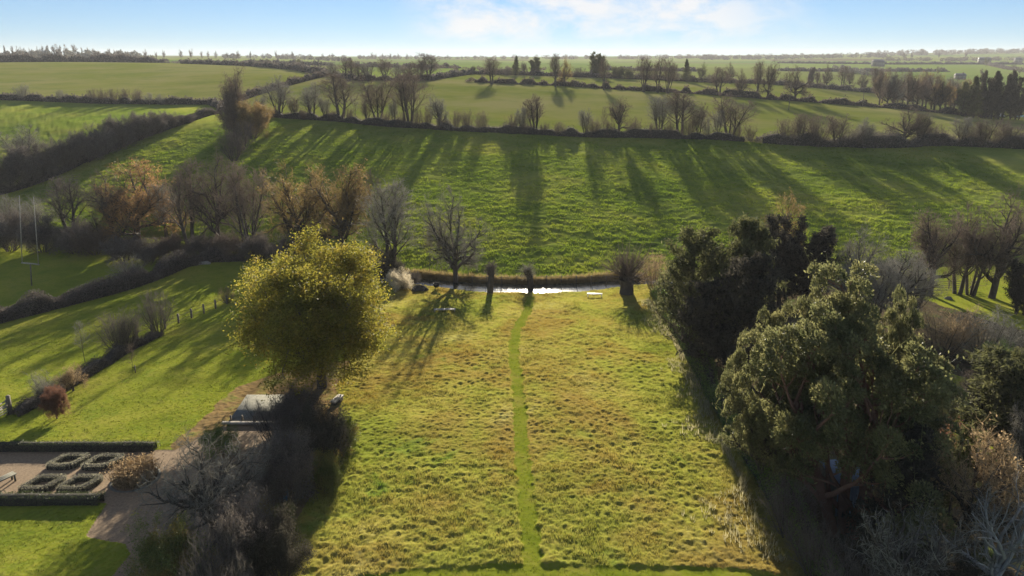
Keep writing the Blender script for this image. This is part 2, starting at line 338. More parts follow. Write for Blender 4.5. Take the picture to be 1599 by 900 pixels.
M['water'] = water_mat()
M['bark'] = leaf_mat('grey_brown_bark', (0.06, 0.05, 0.042), (0.10, 0.085, 0.07), 0, 0.9, 0.1, 1.5)
M['bark_red'] = leaf_mat('reddish_bark', (0.14, 0.07, 0.05), (0.2, 0.11, 0.08), 0, 0.9, 0.1, 1.5)
M['bark_pale'] = leaf_mat('pale_bark', (0.42, 0.40, 0.37), (0.28, 0.26, 0.23), 0, 0.8, 0.2, 2.5)
M['twig'] = leaf_mat('brown_twigs', (0.12, 0.09, 0.072), (0.18, 0.135, 0.10), 0.15, 0.8, 0.2, 0.5)
M['twig_grey'] = leaf_mat('grey_twigs', (0.165, 0.15, 0.125), (0.25, 0.235, 0.19), 0.15, 0.8, 0.2, 0.7)
M['twig_dark'] = leaf_mat('dark_twigs', (0.10, 0.085, 0.078), (0.17, 0.145, 0.12), 0.2, 0.85, 0.1, 0.7)
M['twig_tan'] = leaf_mat('tan_twigs', (0.22, 0.155, 0.09), (0.33, 0.24, 0.13), 0.35, 0.8, 0.2, 0.7)
M['leaf_oak'] = leaf_mat('yellow_green_oak_leaves', (0.13, 0.135, 0.022), (0.22, 0.20, 0.03), 0.5, 0.6, 0.15, 0.9, (0.30, 0.215, 0.035), 1.7)
M['leaf_orange'] = leaf_mat('orange_oak_leaves', (0.16, 0.095, 0.045), (0.27, 0.155, 0.06), 0.5, 0.6, 0.2, 0.5)
M['leaf_brown'] = leaf_mat('brown_oak_leaves', (0.13, 0.10, 0.05), (0.22, 0.145, 0.05), 0.45, 0.6, 0.2, 0.5)
M['leaf_red'] = leaf_mat('russet_leaves', (0.13, 0.065, 0.045), (0.20, 0.10, 0.06), 0.4, 0.6, 0.2, 1.5)
M['leaf_euc'] = leaf_mat('grey_green_evergreen_leaves', (0.06, 0.07, 0.028), (0.12, 0.12, 0.05), 0.42, 0.55, 0.3, 0.9, (0.20, 0.185, 0.075), 1.9)
M['needle'] = leaf_mat('dark_green_needles', (0.06, 0.065, 0.028), (0.12, 0.12, 0.05), 0.4, 0.8, 0.08, 0.6)
M['needle_black'] = leaf_mat('blackish_green_needles', (0.04, 0.036, 0.03), (0.078, 0.07, 0.052), 0.3, 0.85, 0.05, 0.6)
M['leaf_green'] = leaf_mat('green_hedge_leaves', (0.08, 0.14, 0.025), (0.14, 0.20, 0.04), 0.4, 0.5, 0.35, 1.2)
M['leaf_box'] = leaf_mat('clipped_box_leaves', (0.04, 0.06, 0.02), (0.085, 0.10, 0.035), 0.3, 0.5, 0.3, 3)
M['leaf_grey'] = leaf_mat('grey_lavender_leaves', (0.22, 0.215, 0.15), (0.33, 0.31, 0.22), 0.4, 0.7, 0.2, 3)
M['leaf_pale'] = leaf_mat('pale_dry_leaves', (0.45, 0.38, 0.26), (0.62, 0.56, 0.42), 0.4, 0.6, 0.3, 3)
M['leaf_bramble'] = leaf_mat('bramble_leaves', (0.06, 0.09, 0.02), (0.12, 0.13, 0.03), 0.35, 0.5, 0.4, 1.0, (0.2, 0.12, 0.03))
M['reed'] = leaf_mat('dry_reeds', (0.16, 0.12, 0.05), (0.26, 0.2, 0.09), 0.4, 0.7, 0.2, 1.2)
M['stalk'] = leaf_mat('bleached_stalks', (0.26, 0.24, 0.13), (0.38, 0.34, 0.20), 0.4, 0.7, 0.2, 1.2)
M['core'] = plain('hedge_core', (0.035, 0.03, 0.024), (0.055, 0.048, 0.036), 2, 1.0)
M['timber'] = plain('weathered_timber', (0.20, 0.17, 0.13), (0.11, 0.09, 0.07), 6, 0.85)
M['timber_pale'] = plain('silvered_timber', (0.48, 0.43, 0.36), (0.3, 0.26, 0.21), 6, 0.7)
M['white'] = plain('white_paint', (0.75, 0.75, 0.72), (0.6, 0.6, 0.57), 3, 0.5)
M['stone'] = plain('pale_stone', (0.19, 0.18, 0.145), (0.10, 0.10, 0.075), 2.2, 0.9, bump=0.02)
M['brick'] = plain('brown_brick', (0.25, 0.15, 0.11), (0.18, 0.11, 0.08), 5, 0.9)
M['slate'] = plain('slate_roof', (0.10, 0.10, 0.12), (0.16, 0.15, 0.16), 3, 0.6)
M['blue'] = plain('blue_plastic', (0.20, 0.38, 0.62), (0.15, 0.3, 0.5), 3, 0.4)
M['bluewall'] = plain('blue_painted_boards', (0.18, 0.25, 0.36), (0.13, 0.18, 0.28), 3, 0.6)
M['glass'] = plain('dark_glass', (0.02, 0.025, 0.03), (0.03, 0.03, 0.04), 2, 0.1, spec=0.8)
M['rubber'] = plain('tyre_rubber', (0.02, 0.02, 0.02), None, 2, 0.8)
M['carwhite'] = plain('white_car_paint', (0.75, 0.76, 0.78), (0.7, 0.7, 0.72), 1, 0.25, spec=0.6)
M['carteal'] = plain('pale_teal_car_paint', (0.35, 0.55, 0.55), (0.3, 0.5, 0.5), 1, 0.25, spec=0.6)

# ------------------------------------------------------------------ the ground, one grid cut into its fields
Z = {}
Z['mown_path'] = None
path_line = poly([(829, 466), (826, 480), (806, 520), (802, 550), (808, 590), (812, 640), (815, 700), (821, 760), (827, 820), (832, 885), (833, 960)])
pg_strip = poly([(560, 903), (640, 891), (760, 885), (900, 883), (1040, 885), (1140, 889), (1200, 896), (1240, 908), (1330, 1010), (470, 1010)])
pg_meadow = poly([(585, 480), (640, 436), (700, 430), (840, 430), (1018, 434), (1022, 460), (1060, 530), (1115, 630), (1180, 745), (1260, 890), (1330, 1010), (320, 1010), (395, 905), (470, 805), (535, 680), (525, 610), (565, 530)])
pg_gravel = poly([(-250, 703), (275, 703), (345, 668), (420, 645), (440, 700), (400, 800), (330, 900), (300, 1010), (120, 1010), (175, 900), (204, 866), (196, 850), (135, 838), (168, 786), (-250, 786)])
pg_litter = poly([(262, 702), (320, 655), (365, 607), (430, 585), (500, 570), (575, 560), (550, 640), (560, 680), (490, 790), (430, 890), (340, 1010), (300, 1010), (340, 900)])
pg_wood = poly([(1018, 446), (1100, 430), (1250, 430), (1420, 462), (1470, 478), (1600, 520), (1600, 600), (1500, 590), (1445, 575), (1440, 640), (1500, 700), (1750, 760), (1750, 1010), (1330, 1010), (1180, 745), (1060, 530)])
pg_sport = poly([(-400, 620), (0, 503), (60, 490), (130, 471), (200, 452), (255, 432), (300, 412), (385, 400), (300, 385), (-400, 385)])
pg_paddock = poly([(-400, 440), (0, 302), (125, 254), (212, 217), (290, 188), (345, 176), (330, 162), (150, 160), (0, 155), (-400, 150)])
pg_cropL = poly([(-400, 150), (0, 155), (150, 160), (330, 162), (400, 148), (460, 130), (512, 118), (460, 109), (400, 104), (280, 99.5), (150, 97), (0, 97), (-400, 96)])
pg_pastT = poly([(-400, 440), (0, 302), (125, 254), (212, 217), (290, 188), (345, 176), (400, 181), (480, 186), (600, 196), (700, 203), (800, 208), (900, 212), (1000, 214), (1100, 217), (1200, 224), (1350, 230), (1480, 227), (1599, 231), (1950, 240)])
pg_cropC = poly([(345, 176), (400, 181), (480, 186), (600, 196), (700, 203), (800, 208), (900, 212), (1000, 214), (1100, 217), (1200, 224), (1350, 230), (1480, 227), (1599, 231), (1950, 240), (1950, 205), (1599, 187), (1480, 178), (1400, 170), (1300, 162), (1200, 155), (1100, 147), (950, 138), (875, 133), (800, 131), (735, 124), (672, 124), (560, 125), (512, 118), (460, 130), (400, 148), (330, 162)])
pg_field2 = poly([(672, 124), (735, 124), (800, 131), (875, 133), (950, 138), (1100, 147), (1200, 155), (1300, 162), (1400, 170), (1470, 177), (1430, 160), (1370, 145), (1260, 135), (1100, 128), (1000, 123), (900, 120), (800, 117), (735, 115)])
SPAN = np.concatenate([-np.geomspace(3.2, 0.88, 14), np.linspace(-0.85, 0.85, 1150), np.geomspace(0.88, 3.2, 14)])
def depth_rows():
    d = [-8.0, 0, 5, 10, 14, 17, 20, 22, 24]; D = 25.0
    while D < 190: d.append(D); D += max(0.085, D*D/(31*1066)*1.25)
    while D < 5000: d.append(D); D *= 1.012
    d.append(5100); return np.array(d)
DRW = depth_rows()
UU, DD = np.meshgrid(SPAN, DRW); XX = UU*(DD+12)
cx = (XX[:-1, :-1]+XX[1:, 1:])/2; cd = (DD[:-1, :-1]+DD[1:, 1:])/2
ZID = np.zeros(cx.shape, np.int8)
NAMES = ['lawn', 'meadow', 'mown_path', 'gravel_drive', 'leaf_litter', 'woodland_floor', 'sports_field', 'pasture', 'paddock', 'crop_field_left', 'crop_field_centre', 'crop_field_far', 'far_countryside']
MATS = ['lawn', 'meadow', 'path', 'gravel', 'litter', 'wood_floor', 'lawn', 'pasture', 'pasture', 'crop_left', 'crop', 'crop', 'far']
rowsD = DRW[:-1]; far = cd > 150
dd_, w_ = stream_d(cx, cd)
ZID[far] = 12
past_top = np.interp(cx, pg_pastT[:, 0][np.argsort(pg_pastT[:, 0])], pg_pastT[:, 1][np.argsort(pg_pastT[:, 0])])
ZID[(dd_ > 0) & (cd < past_top)] = 7
for nm, pgx in (('paddock', pg_paddock), ('crop_field_left', pg_cropL), ('crop_field_centre', pg_cropC), ('crop_field_far', pg_field2)):
    ZID[inside(cx, cd, pgx) & (cd > 100)] = NAMES.index(nm)
near = (cd < 130)
ZID[inside(cx, cd, pg_sport) & near] = 6
nr = (dd_ <= 0)
jit = 0.5*(fbm(cx*0.6, cd*0.6, 5)-0.5)*2
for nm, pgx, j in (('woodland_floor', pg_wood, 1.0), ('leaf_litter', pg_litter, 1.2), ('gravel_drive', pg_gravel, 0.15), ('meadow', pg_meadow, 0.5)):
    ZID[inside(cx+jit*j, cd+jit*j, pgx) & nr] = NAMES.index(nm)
pw = 0.72+0.25*(fbm(cx*0.5, cd*0.5, 9)-0.5)
ZID[(near_line(cx, cd, path_line, 1.0) & near_line(cx, cd, path_line, 9) & (ZID == 1)) & (near_line(cx+0.12*jit+0.35*(vnoise(cx*2.2, cd*2.2, 51)-0.5), cd, path_line, 0.55))] = 2
ZID[inside(cx, cd+jit*0.3, pg_strip) & nr] = 2
# vertices: relief
Zv = h(XX, DD)
vz = np.zeros(XX.shape, np.int8); vz[:-1, :-1] = ZID; vz[-1] = vz[-2]; vz[:, -1] = vz[:, -2]
def soft(mask):
    m = mask.astype(np.float32)
    for _ in range(3):
        m[1:-1, 1:-1] = (m[1:-1, 1:-1]*2+m[:-2, 1:-1]+m[2:, 1:-1]+m[1:-1, :-2]+m[1:-1, 2:])/6
    return m
b1 = vnoise(XX*2.6, DD*2.6, 1); b2 = vnoise(XX*5.3+3, DD*5.3, 2); b3 = fbm(XX*0.25, DD*0.25, 3)
b4 = vnoise(XX*8.5, DD*8.5, 15); tus = (b1**1.3)*0.09*(0.4+1.3*vnoise(XX*0.3, DD*0.3, 16))+(b2**1.3)*0.07+b4*0.05+b3*0.25
Zv += soft(vz == 1)*(tus-0.12)*1.0
Zv += soft(vz == 2)*(b2*0.02)
p1 = vnoise(XX*0.4, DD*0.95, 11); p2 = vnoise(XX*0.9, DD*1.9, 12); p4 = vnoise(XX*2.0, DD*3.1, 14); p3 = fbm(XX*0.05, DD*0.05, 13)
Zv += soft((vz == 7) | (vz == 8))*((p1**1.5)*0.13+(p2**1.4)*0.12+p4*0.08+p3*0.6-0.4)*np.clip((np.abs(stream_d(XX, DD)[0])-3)/6, 0, 1)
Zv += soft((vz == 5) | (vz == 4))*(b1*0.05+b2*0.05)
Zv += soft((vz == 0) | (vz == 6))*(b2*0.025+vnoise(XX*0.4, DD*0.4, 6)*0.10)
VV = np.stack([XX, DD, Zv], -1).reshape(-1, 3); nC = XX.shape[1]
ri_, ci_ = np.meshgrid(np.arange(XX.shape[0]-1), np.arange(nC-1), indexing='ij')
base = ri_*nC+ci_; QQ = np.stack([base, base+1, base+nC+1, base+nC], -1)
for k, nm in enumerate(NAMES):
    sel = QQ[ZID == k]
    if len(sel) == 0: continue
    u, inv = np.unique(sel, return_inverse=True)
    o = link(nm, mesh_np(nm, VV[u], inv.reshape(-1, 4), smooth=True), M[MATS[k]]); tag(o, kind='structure')
# stream
sx_ = np.linspace(-60, 45, 160); sc_ = np.interp(sx_, STREAM[:, 0], STREAM[:, 1]); sw_ = np.interp(sx_, STREAM[:, 0], SW)+0.9
V = np.concatenate([np.c_[sx_, sc_-sw_, np.full(160, -0.20)], np.c_[sx_, sc_+sw_, np.full(160, -0.20)]])
i = np.arange(159); tag(link('stream_water', mesh_np('stream_water', V, np.c_[i, i+1, i+161, i+160]), M['water']), kind='structure')

# ------------------------------------------------------------------ grass blades (uncountable)
rng = np.random.default_rng(7)
ZD = DRW
def zone_at(X, D):
    r = np.clip(np.searchsorted(DRW, D)-1, 0, len(DRW)-2); c = np.clip(np.searchsorted(SPAN, X/(D+12))-1, 0, len(SPAN)-2)
    return ZID[r, c]
def surf(X, D):
    r = np.clip(np.searchsorted(DRW, D)-1, 0, len(DRW)-2); c = np.clip(np.searchsorted(SPAN, X/(D+12))-1, 0, len(SPAN)-2)
    return np.minimum(np.minimum(Zv[r, c], Zv[r+1, c+1]), np.minimum(Zv[r+1, c], Zv[r, c+1]))
def blades(name, X, D, hgt, wid, nb, m, spread, lean=0.45, label=None, z=None):
    n = len(X); z = surf(X, D) if z is None else z
    X = np.repeat(X, nb); D = np.repeat(D, nb); z = np.repeat(z, nb); N = len(X)
    hh = np.repeat(hgt, nb)*(0.6+0.6*rng.random(N)); ww = wid*(0.6+0.8*rng.random(N))
    a = rng.random(N)*6.283; r = spread*np.sqrt(rng.random(N)); bx = X+r*np.cos(a); by = D+r*np.sin(a)
    b = a+rng.normal(0, 0.6, N); ln = lean*rng.random(N)*hh; t = rng.random(N)*6.283
    V = np.stack([np.stack([bx-ww*np.cos(t), by-ww*np.sin(t), z-0.04], -1), np.stack([bx+ww*np.cos(t), by+ww*np.sin(t), z-0.04], -1),
                  np.stack([bx+ln*np.cos(b), by+ln*np.sin(b), z+hh], -1)], 1).reshape(-1, 3)
    o = link(name, mesh_np(name, V, None, np.arange(3*N).reshape(-1, 3)), M[m]); tag(o, label, 'grass', kind='stuff'); return o
def scatter(n, x0, x1, y0, y1, zid, dens=None, power=1.0):
    D = y0+(y1-y0)*rng.random(n)**power; X = x0+(x1-x0)*rng.random(n)
    ok = (zone_at(X, D) == zid) & (np.abs(X) < 0.80*(D+12)); X, D = X[ok], D[ok]
    if dens is not None:
        k = rng.random(len(X)) < dens(X, D); X, D = X[k], D[k]
    return X, D
X, D = scatter(150000, -27, 28, 25, 92, 1, lambda x, y: np.clip(0.25+1.1*vnoise(x*1.1, y*1.1, 21), 0, 1)*(stream_d(x, y)[0] < -stream_d(x, y)[1]-1.1))
blades('meadow_grass', X, D, 0.06+0.19*vnoise(X*0.9, D*0.9, 22)*vnoise(X*0.25, D*0.25, 27)*1.4, 0.016, 6, 'meadow_blade', 0.15, label='rough tussocky yellow green grass covering the meadow')
X, D = scatter(210000, -110, 110, 93, 185, 7, lambda x, y: np.clip(vnoise(x*0.7, y*1.1, 23)*1.7-0.35, 0, 1), 1.3)
blades('pasture_grass', X, D, 0.16+0.22*vnoise(X*0.7, D*1.1, 24), 0.055, 4, 'pasture_blade', 0.25, label='rough green grass tufts covering the sloping pasture')
X, D = scatter(14000, -8, 8, 25, 92, 2)
blades('path_grass', X, D, np.full(len(X), 0.05), 0.02, 5, 'path', 0.12, label='short trodden grass on the mown path')
X, D = scatter(130000, -60, 0, 25, 120, 0, lambda x, y: np.clip(0.2+1.2*vnoise(x*1.7, y*1.7, 61), 0, 1))
blades('lawn_grass', X, D, 0.03+0.06*rng.random(len(X)), 0.022, 4, 'lawn', 0.16, label='short bright green lawn grass left of the meadow')
e = np.array([place(*q)[:2] for q in [(1020, 470), (1062, 545), (1095, 600), (1130, 680), (1150, 730), (1185, 790), (1230, 880)]])
n = 1000; D = rng.uniform(e[-1, 1], e[0, 1], n); X = np.interp(D, e[::-1, 1], e[::-1, 0])-0.2-np.abs(rng.normal(0, 0.9, n))*vnoise(D*0.3, D*0, 41)**2*2.2
blades('dead_stalks', X, D, 0.25+0.3*rng.random(n), 0.022, 6, 'stalk', 0.15, 0.5, label='pale dry dead grass stalks along the right edge of the meadow')
# reeds and long dry grass on the far bank of the stream
n = 5000; X = rng.uniform(-16, 19, n); yc = np.interp(X, STREAM[:, 0], STREAM[:, 1])+np.interp(X, STREAM[:, 0], SW); D = yc+0.35+np.abs(rng.normal(0, 0.7, n))
blades('bank_reeds', X, D, 0.45+0.35*rng.random(n), 0.03, 7, 'reed', 0.12, 0.35, label='dry brown reeds along the far bank of the stream', z=h(X, D))

# ------------------------------------------------------------------ trees
def start(n, L, ang, k, r0, r1, wand, up, rg, spread=0.0):
    az = np.arange(n)*2.4+rg.random(n); a = np.array([rg.uniform(R(ang[0]), R(ang[1])) for _ in range(n)])
    d = np.stack([np.sin(a)*np.cos(az), np.sin(a)*np.sin(az), np.cos(a)], -1); ln = L*(0.8+0.3*rg.random(n)) if n > 1 else np.array([L])
    P = [np.stack([spread*np.cos(az), spread*np.sin(az), np.full(n, -0.25)], -1)]
    for s in range(k):
        P.append(P[-1]+d*(ln/k)[:, None]); d = norm(d+wand*rg.normal(size=(n, 3))+np.array([0, 0, up]))
    return np.stack(P, 1), np.linspace(r0, r1, k+1)[None]*np.ones((n, 1))
def kids(P, Rd, n, t0, t1, ang, L, shape, up, wand, k, rr, rmin, rg, end=0.35, minlen=0.0):
    N, K, _ = P.shape
    t = t0+(t1-t0)*((np.arange(n)[None]+rg.random((N, n)))/n); x = t*(K-1); i0 = np.minimum(x.astype(int), K-2); f = (x-i0)[..., None]
    ar = np.arange(N)[:, None]; A = P[ar, i0]; B = P[ar, i0+1]; pos = A*(1-f)+B*f; tan = norm(B-A)
    rad = Rd[ar, i0]*(1-f[..., 0])+Rd[ar, i0+1]*f[..., 0]
    plen = np.linalg.norm(np.diff(P, axis=1), axis=2).sum(1)[:, None]
    az = np.arange(n)[None]*2.4+rg.random((N, 1))*6.28+rg.normal(0, 0.3, (N, n)); ref = np.where(np.abs(tan[..., 2:3]) > 0.9, np.array([1.0, 0, 0]), np.array([0, 0, 1.0]))
    u = norm(np.cross(tan, ref)); v = np.cross(tan, u); a = np.radians(ang[0]+(ang[1]-ang[0])*rg.random((N, n)))[..., None]
    d = tan*np.cos(a)+(u*np.cos(az)[..., None]+v*np.sin(az)[..., None])*np.sin(a)
    ln = np.maximum(plen*L*shape(t)*(0.7+0.6*rg.random((N, n))), minlen)[..., None]
    pos = pos.reshape(-1, 3); d = d.reshape(-1, 3); ln = ln.reshape(-1, 1); Q = [pos]
    for s in range(k):
        d = norm(d+wand*rg.normal(size=d.shape)+np.array([0, 0, up])); Q.append(Q[-1]+d*ln/k)
    r0 = np.maximum(rad.reshape(-1)*rr, rmin)
    return np.stack(Q, 1), r0[:, None]*np.linspace(1, end, k+1)[None]
one = lambda t: 1.0
def quads_at(c, size, rg, asp=0.6, upb=0.0, dirs=None):
    n = len(c); d = rg.normal(size=(n, 3)) if dirs is None else dirs+0.5*rg.normal(size=(n, 3)); d[:, 2] += upb; d = norm(d)
    e = norm(np.cross(d, rg.normal(size=(n, 3)))); s = (size*(0.6+0.8*rg.random(n)))[:, None]
    V = np.stack([c-d*s*0.5, c+e*s*asp*0.5, c+d*s*0.5, c-e*s*asp*0.5], 1).reshape(-1, 3)
    return V, np.arange(4*n).reshape(-1, 4)
class Bag:
    def __init__(s): s.V = []; s.Q = []; s.n = 0
    def add(s, VQ): s.V.append(VQ[0]); s.Q.append(VQ[1]+s.n); s.n += len(VQ[0])
    def mesh(s, name, smooth=False): return mesh_np(name, np.concatenate(s.V), np.concatenate(s.Q), smooth=smooth)
def proto(kind, seed):
    """returns (trunk mesh, crown mesh, height, width) for a tree about 10 units high"""
    rg = np.random.default_rng(seed); tb, cb = Bag(), Bag(); leaves = None
    if kind in ('oak', 'oakleaf', 'oaksparse', 'oakdense', 'open'):
        if kind == 'oakdense':
            P0, R0 = start(1, 5.8, (0, 3), 7, 0.34, 0.15, 0.05, 0.05, rg)
            P1, R1 = kids(P0, R0, 22, 0.26, 1.0, (38, 84), 0.78, lambda t: 1.22-0.42*t, 0.05, 0.10, 8, 0.5, 0.05, rg)
        else:
            P0, R0 = start(1, 4.2, (0, 4), 6, 0.42, 0.26, 0.06, 0.05, rg)
            P1, R1 = kids(P0, R0, 12, 0.36, 1.0, (22, 80), 1.10, lambda t: 1.15-0.25*t, 0.07, 0.17, 8, 0.6, 0.05, rg)
        P2, R2 = kids(P1, R1, 8, 0.22, 1.0, (28, 65), 0.50, lambda t: 1.2-0.6*t, 0.05, 0.18, 5, 0.62, 0.035, rg)
        P3, R3 = kids(P2, R2, 6, 0.2, 1.0, (25, 60), 0.50, lambda t: 1.2-0.5*t, 0.03, 0.2, 3, 0.55, 0.018, rg)
        P4, R4 = kids(P3, R3, 5, 0.15, 1.0, (20, 60), 0.6, one, 0.02, 0.2, 2, 0.6, 0.015, rg)
        P5, R5 = kids(P4, R4, 3, 0.1, 1.0, (20, 60), 0.65, one, 0.02, 0.2, 2, 0.7, 0.009, rg)
        tb.add(tubes(P0, R0, 9)); tb.add(tubes(P1, R1, 6)); tb.add(tubes(P2, R2, 4))
        cb.add(tubes(P3, R3, 3)); cb.add(tubes(P4 if kind != 'open' else P4[::2], R4 if kind != 'open' else R4[::2], 2))
        if kind in ('oak', 'oaksparse'): cb.add(tubes(P5, R5, 2))
        if kind not in ('oak', 'open'):
            c = P4[:, 1:].reshape(-1, 3)
            if kind == 'oaksparse': side_ = c[:, 0]*math.cos(seed)+c[:, 1]*math.sin(seed); leaves = (c[rg.random(len(c)) < np.clip(0.14+0.16*side_/2, 0.03, 0.7)], 3, 0.20, 0.17, 0.7)
            else: leaves = (c, 13, 0.22, 0.115, 0.7)
    elif kind in ('tall', 'multi', 'slim'):
        if kind == 'multi': P0, R0 = start(5, 8.6, (4, 17), 9, 0.17, 0.03, 0.05, 0.03, rg, 0.25)
        elif kind == 'slim': P0, R0 = start(1, 9.5, (0, 4), 9, 0.10, 0.015, 0.04, 0.02, rg)
        else: P0, R0 = start(2, 8.8, (2, 9), 9, 0.22, 0.04, 0.05, 0.03, rg, 0.2)
        n1 = {'multi': 11, 'slim': 12, 'tall': 18}[kind]
        P1, R1 = kids(P0, R0, n1, 0.28, 1.0, (25, 50), 0.34, lambda t: 1.35-0.95*t, 0.10, 0.10, 5, 0.5, 0.03, rg)
        P2, R2 = kids(P1, R1, 7, 0.2, 1.0, (22, 50), 0.5, lambda t: 1.2-0.5*t, 0.06, 0.14, 3, 0.5, 0.018, rg)
        P3, R3 = kids(P2, R2, 5, 0.15, 1.0, (20, 50), 0.6, one, 0.04, 0.15, 2, 0.6, 0.017, rg)
        P4, R4 = kids(P3, R3, 3, 0.1, 1.0, (20, 50), 0.65, one, 0.04, 0.15, 2, 0.7, 0.010, rg)
        tb.add(tubes(P0, R0, 7)); tb.add(tubes(P1, R1, 4)); cb.add(tubes(P2, R2, 3)); cb.add(tubes(P3, R3, 2)); cb.add(tubes(P4, R4, 2))
    elif kind in ('bush', 'bushleaf', 'bushred'):
        P0, R0 = start(16, 8.0, (4, 58), 6, 0.14, 0.03, 0.10, 0.10, rg, 0.7)
        P1, R1 = kids(P0, R0, 9, 0.15, 1.0, (20, 55), 0.42, lambda t: 1.2-0.6*t, 0.08, 0.15, 4, 0.5, 0.03, rg)
        P2, R2 = kids(P1, R1, 6, 0.15, 1.0, (20, 55), 0.5, one, 0.05, 0.18, 3, 0.6, 0.022, rg)
        P3, R3 = kids(P2, R2, 5, 0.1, 1.0, (20, 60), 0.55, one, 0.04, 0.2, 2, 0.7, 0.018, rg)
        tb.add(tubes(P0, R0, 5)); cb.add(tubes(P1, R1, 3)); cb.add(tubes(P2, R2, 2)); cb.add(tubes(P3, R3, 2))
        if kind != 'bush': leaves = (P3[:, 1:].reshape(-1, 3), 4, 0.30, 0.21, 0.7)
    elif kind == 'euc':
        P0, R0 = start(3, 6.2, (3, 22), 7, 0.30, 0.16, 0.07, 0.06, rg, 0.35)
        P1, R1 = kids(P0, R0, 11, 0.16, 1.0, (22, 68), 0.62, lambda t: 1.15-0.30*t, 0.10, 0.14, 6, 0.5, 0.06, rg)
        P2, R2 = kids(P1, R1, 6, 0.30, 1.0, (25, 65), 0.42, lambda t: 1.2-0.5*t, 0.10, 0.16, 4, 0.5, 0.035, rg)
        P3, R3 = kids(P2, R2, 4, 0.3, 1.0, (25, 60), 0.5, one, 0.08, 0.16, 2, 0.5, 0.018, rg)
        tb.add(tubes(P0, R0, 9)); tb.add(tubes(P1, R1, 6)); tb.add(tubes(P2, R2, 4)); cb.add(tubes(P3, R3, 2))
        ends = np.concatenate([P2[::2, -1], P1[:, -1], P2[1::2, 3]]); pts = []
        dr = []
        for e in ends:
            rad = rg.uniform(0.42, 0.80); n = int(380*rad/0.5)
            q = norm(rg.normal(size=(n, 3))); q[:, 2] = np.where(q[:, 2] < -0.3, -q[:, 2]*0.7, q[:, 2]); rr = rad*(0.66+0.34*rg.random((n, 1)))
            qq = q*rr*np.array([1.0, 1.0, 0.82]); pts.append(e+qq); dr.append(q)
        c = np.concatenate(pts); cb.add(quads_at(c, 0.13, rg, 0.5, 0.15, np.concatenate(dr)))
        c2 = P3[:, 1:].reshape(-1, 3); c2 = np.repeat(c2, 3, 0)+rg.normal(0, 0.15, (len(c2)*3, 3)); cb.add(quads_at(c2, 0.17, rg, 0.5))
    elif kind in ('pine', 'spruce', 'yew'):
        if kind == 'yew': P0, R0 = start(7, 8.5, (2, 16), 8, 0.13, 0.03, 0.05, 0.05, rg, 0.5)
        else: P0, R0 = start(1, 9.8, (0, 3), 9, 0.28, 0.03, 0.03, 0.02, rg)
        if kind == 'pine': P1, R1 = kids(P0, R0, 46, 0.10, 1.0, (45, 82), 0.34, lambda t: 1.15-0.80*t**1.5, 0.10, 0.10, 5, 0.30, 0.03, rg)
        elif kind == 'spruce': P1, R1 = kids(P0, R0, 70, 0.05, 1.0, (70, 95), 0.30, lambda t: 1.08-1.0*t, 0.03, 0.05, 5, 0.25, 0.02, rg)
        else: P1, R1 = kids(P0, R0, 14, 0.08, 1.0, (25, 55), 0.28, lambda t: 1.2-0.85*t, 0.14, 0.10, 4, 0.4, 0.03, rg)
        P2, R2 = kids(P1, R1, 8, 0.15, 1.0, (30, 65), 0.36, lambda t: 1.15-0.6*t, 0.06, 0.12, 3, 0.5, 0.015, rg)
        tb.add(tubes(P0, R0, 8)); tb.add(tubes(P1, R1, 4)); cb.add(tubes(P2, R2, 2))
        c = np.concatenate([P2[:, 1:].reshape(-1, 3), P1[:, -1]]); nn = 14 if kind == 'pine' else 10
        c = np.repeat(c, nn, 0)+rg.normal(0, 0.17, (len(c)*nn, 3)); cb.add(quads_at(c, 0.32, rg, 0.26, 0.7))
    elif kind == 'stump':
        P0, R0 = start(1, 8.0, (2, 8), 8, 0.9, 0.75, 0.05, 0.0, rg); R0[0, -2:] = 1.0
        P2, R2 = kids(P0, R0, 90, 0.55, 1.0, (25, 80), 0.28, one, 0.10, 0.10, 4, 0.05, 0.05, rg, 0.5)
        P3, R3 = kids(P2, R2, 5, 0.2, 1.0, (12, 40), 0.5, one, 0.05, 0.1, 2, 0.6, 0.03, rg)
        tb.add(tubes(P0, R0, 10)); cb.add(tubes(P2, R2, 3)); cb.add(tubes(P3, R3, 2)); c = P0[0, -3:].repeat(150, 0); cb.add(quads_at(c+rg.normal(0, 0.75, c.shape), 0.35, rg, 0.6))
    elif kind == 'pollard':
        P0, R0 = start(1, 4.4, (2, 9), 6, 1.7, 1.3, 0.06, 0.0, rg)
        R0[0, -2] = 1.7; R0[0, -1] = 1.8
        P1, R1 = kids(P0, R0, 9, 0.80, 1.0, (35, 85), 0.30, one, 0.10, 0.15, 3, 0.35, 0.2, rg, 0.9)
        P2, R2 = kids(P1, R1, 16, 0.3, 1.0, (15, 60), 3.6, one, 0.07, 0.05, 6, 0.15, 0.035, rg, 0.4)
        P3, R3 = kids(P2, R2, 6, 0.2, 1.0, (12, 35), 0.4, one, 0.05, 0.08, 2, 0.6, 0.028, rg)
        tb.add(tubes(P0, R0, 12)); tb.add(tubes(P1, R1, 7)); cb.add(tubes(P2, R2, 3)); cb.add(tubes(P3, R3, 2))
        c = P0[0, -1]+rg.normal(0, 0.35, (60, 3)); tb.add(quads_at(c, 0.8, rg, 0.8))
    if leaves is not None:
        c, n, sp, sz, asp = leaves; c = np.repeat(c, n, 0)+rg.normal(0, sp, (len(c)*n, 3)); cb.add(quads_at(c, sz, rg, asp))
    A = np.concatenate(cb.V); hgt = np.percentile(A[:, 2], 99.4)
    ox, oy = [(np.percentile(A[:, q], 99)+np.percentile(A[:, q], 1))/2 for q in (0, 1)]; zm = A[:, 2].mean()   # balance the crown over the foot
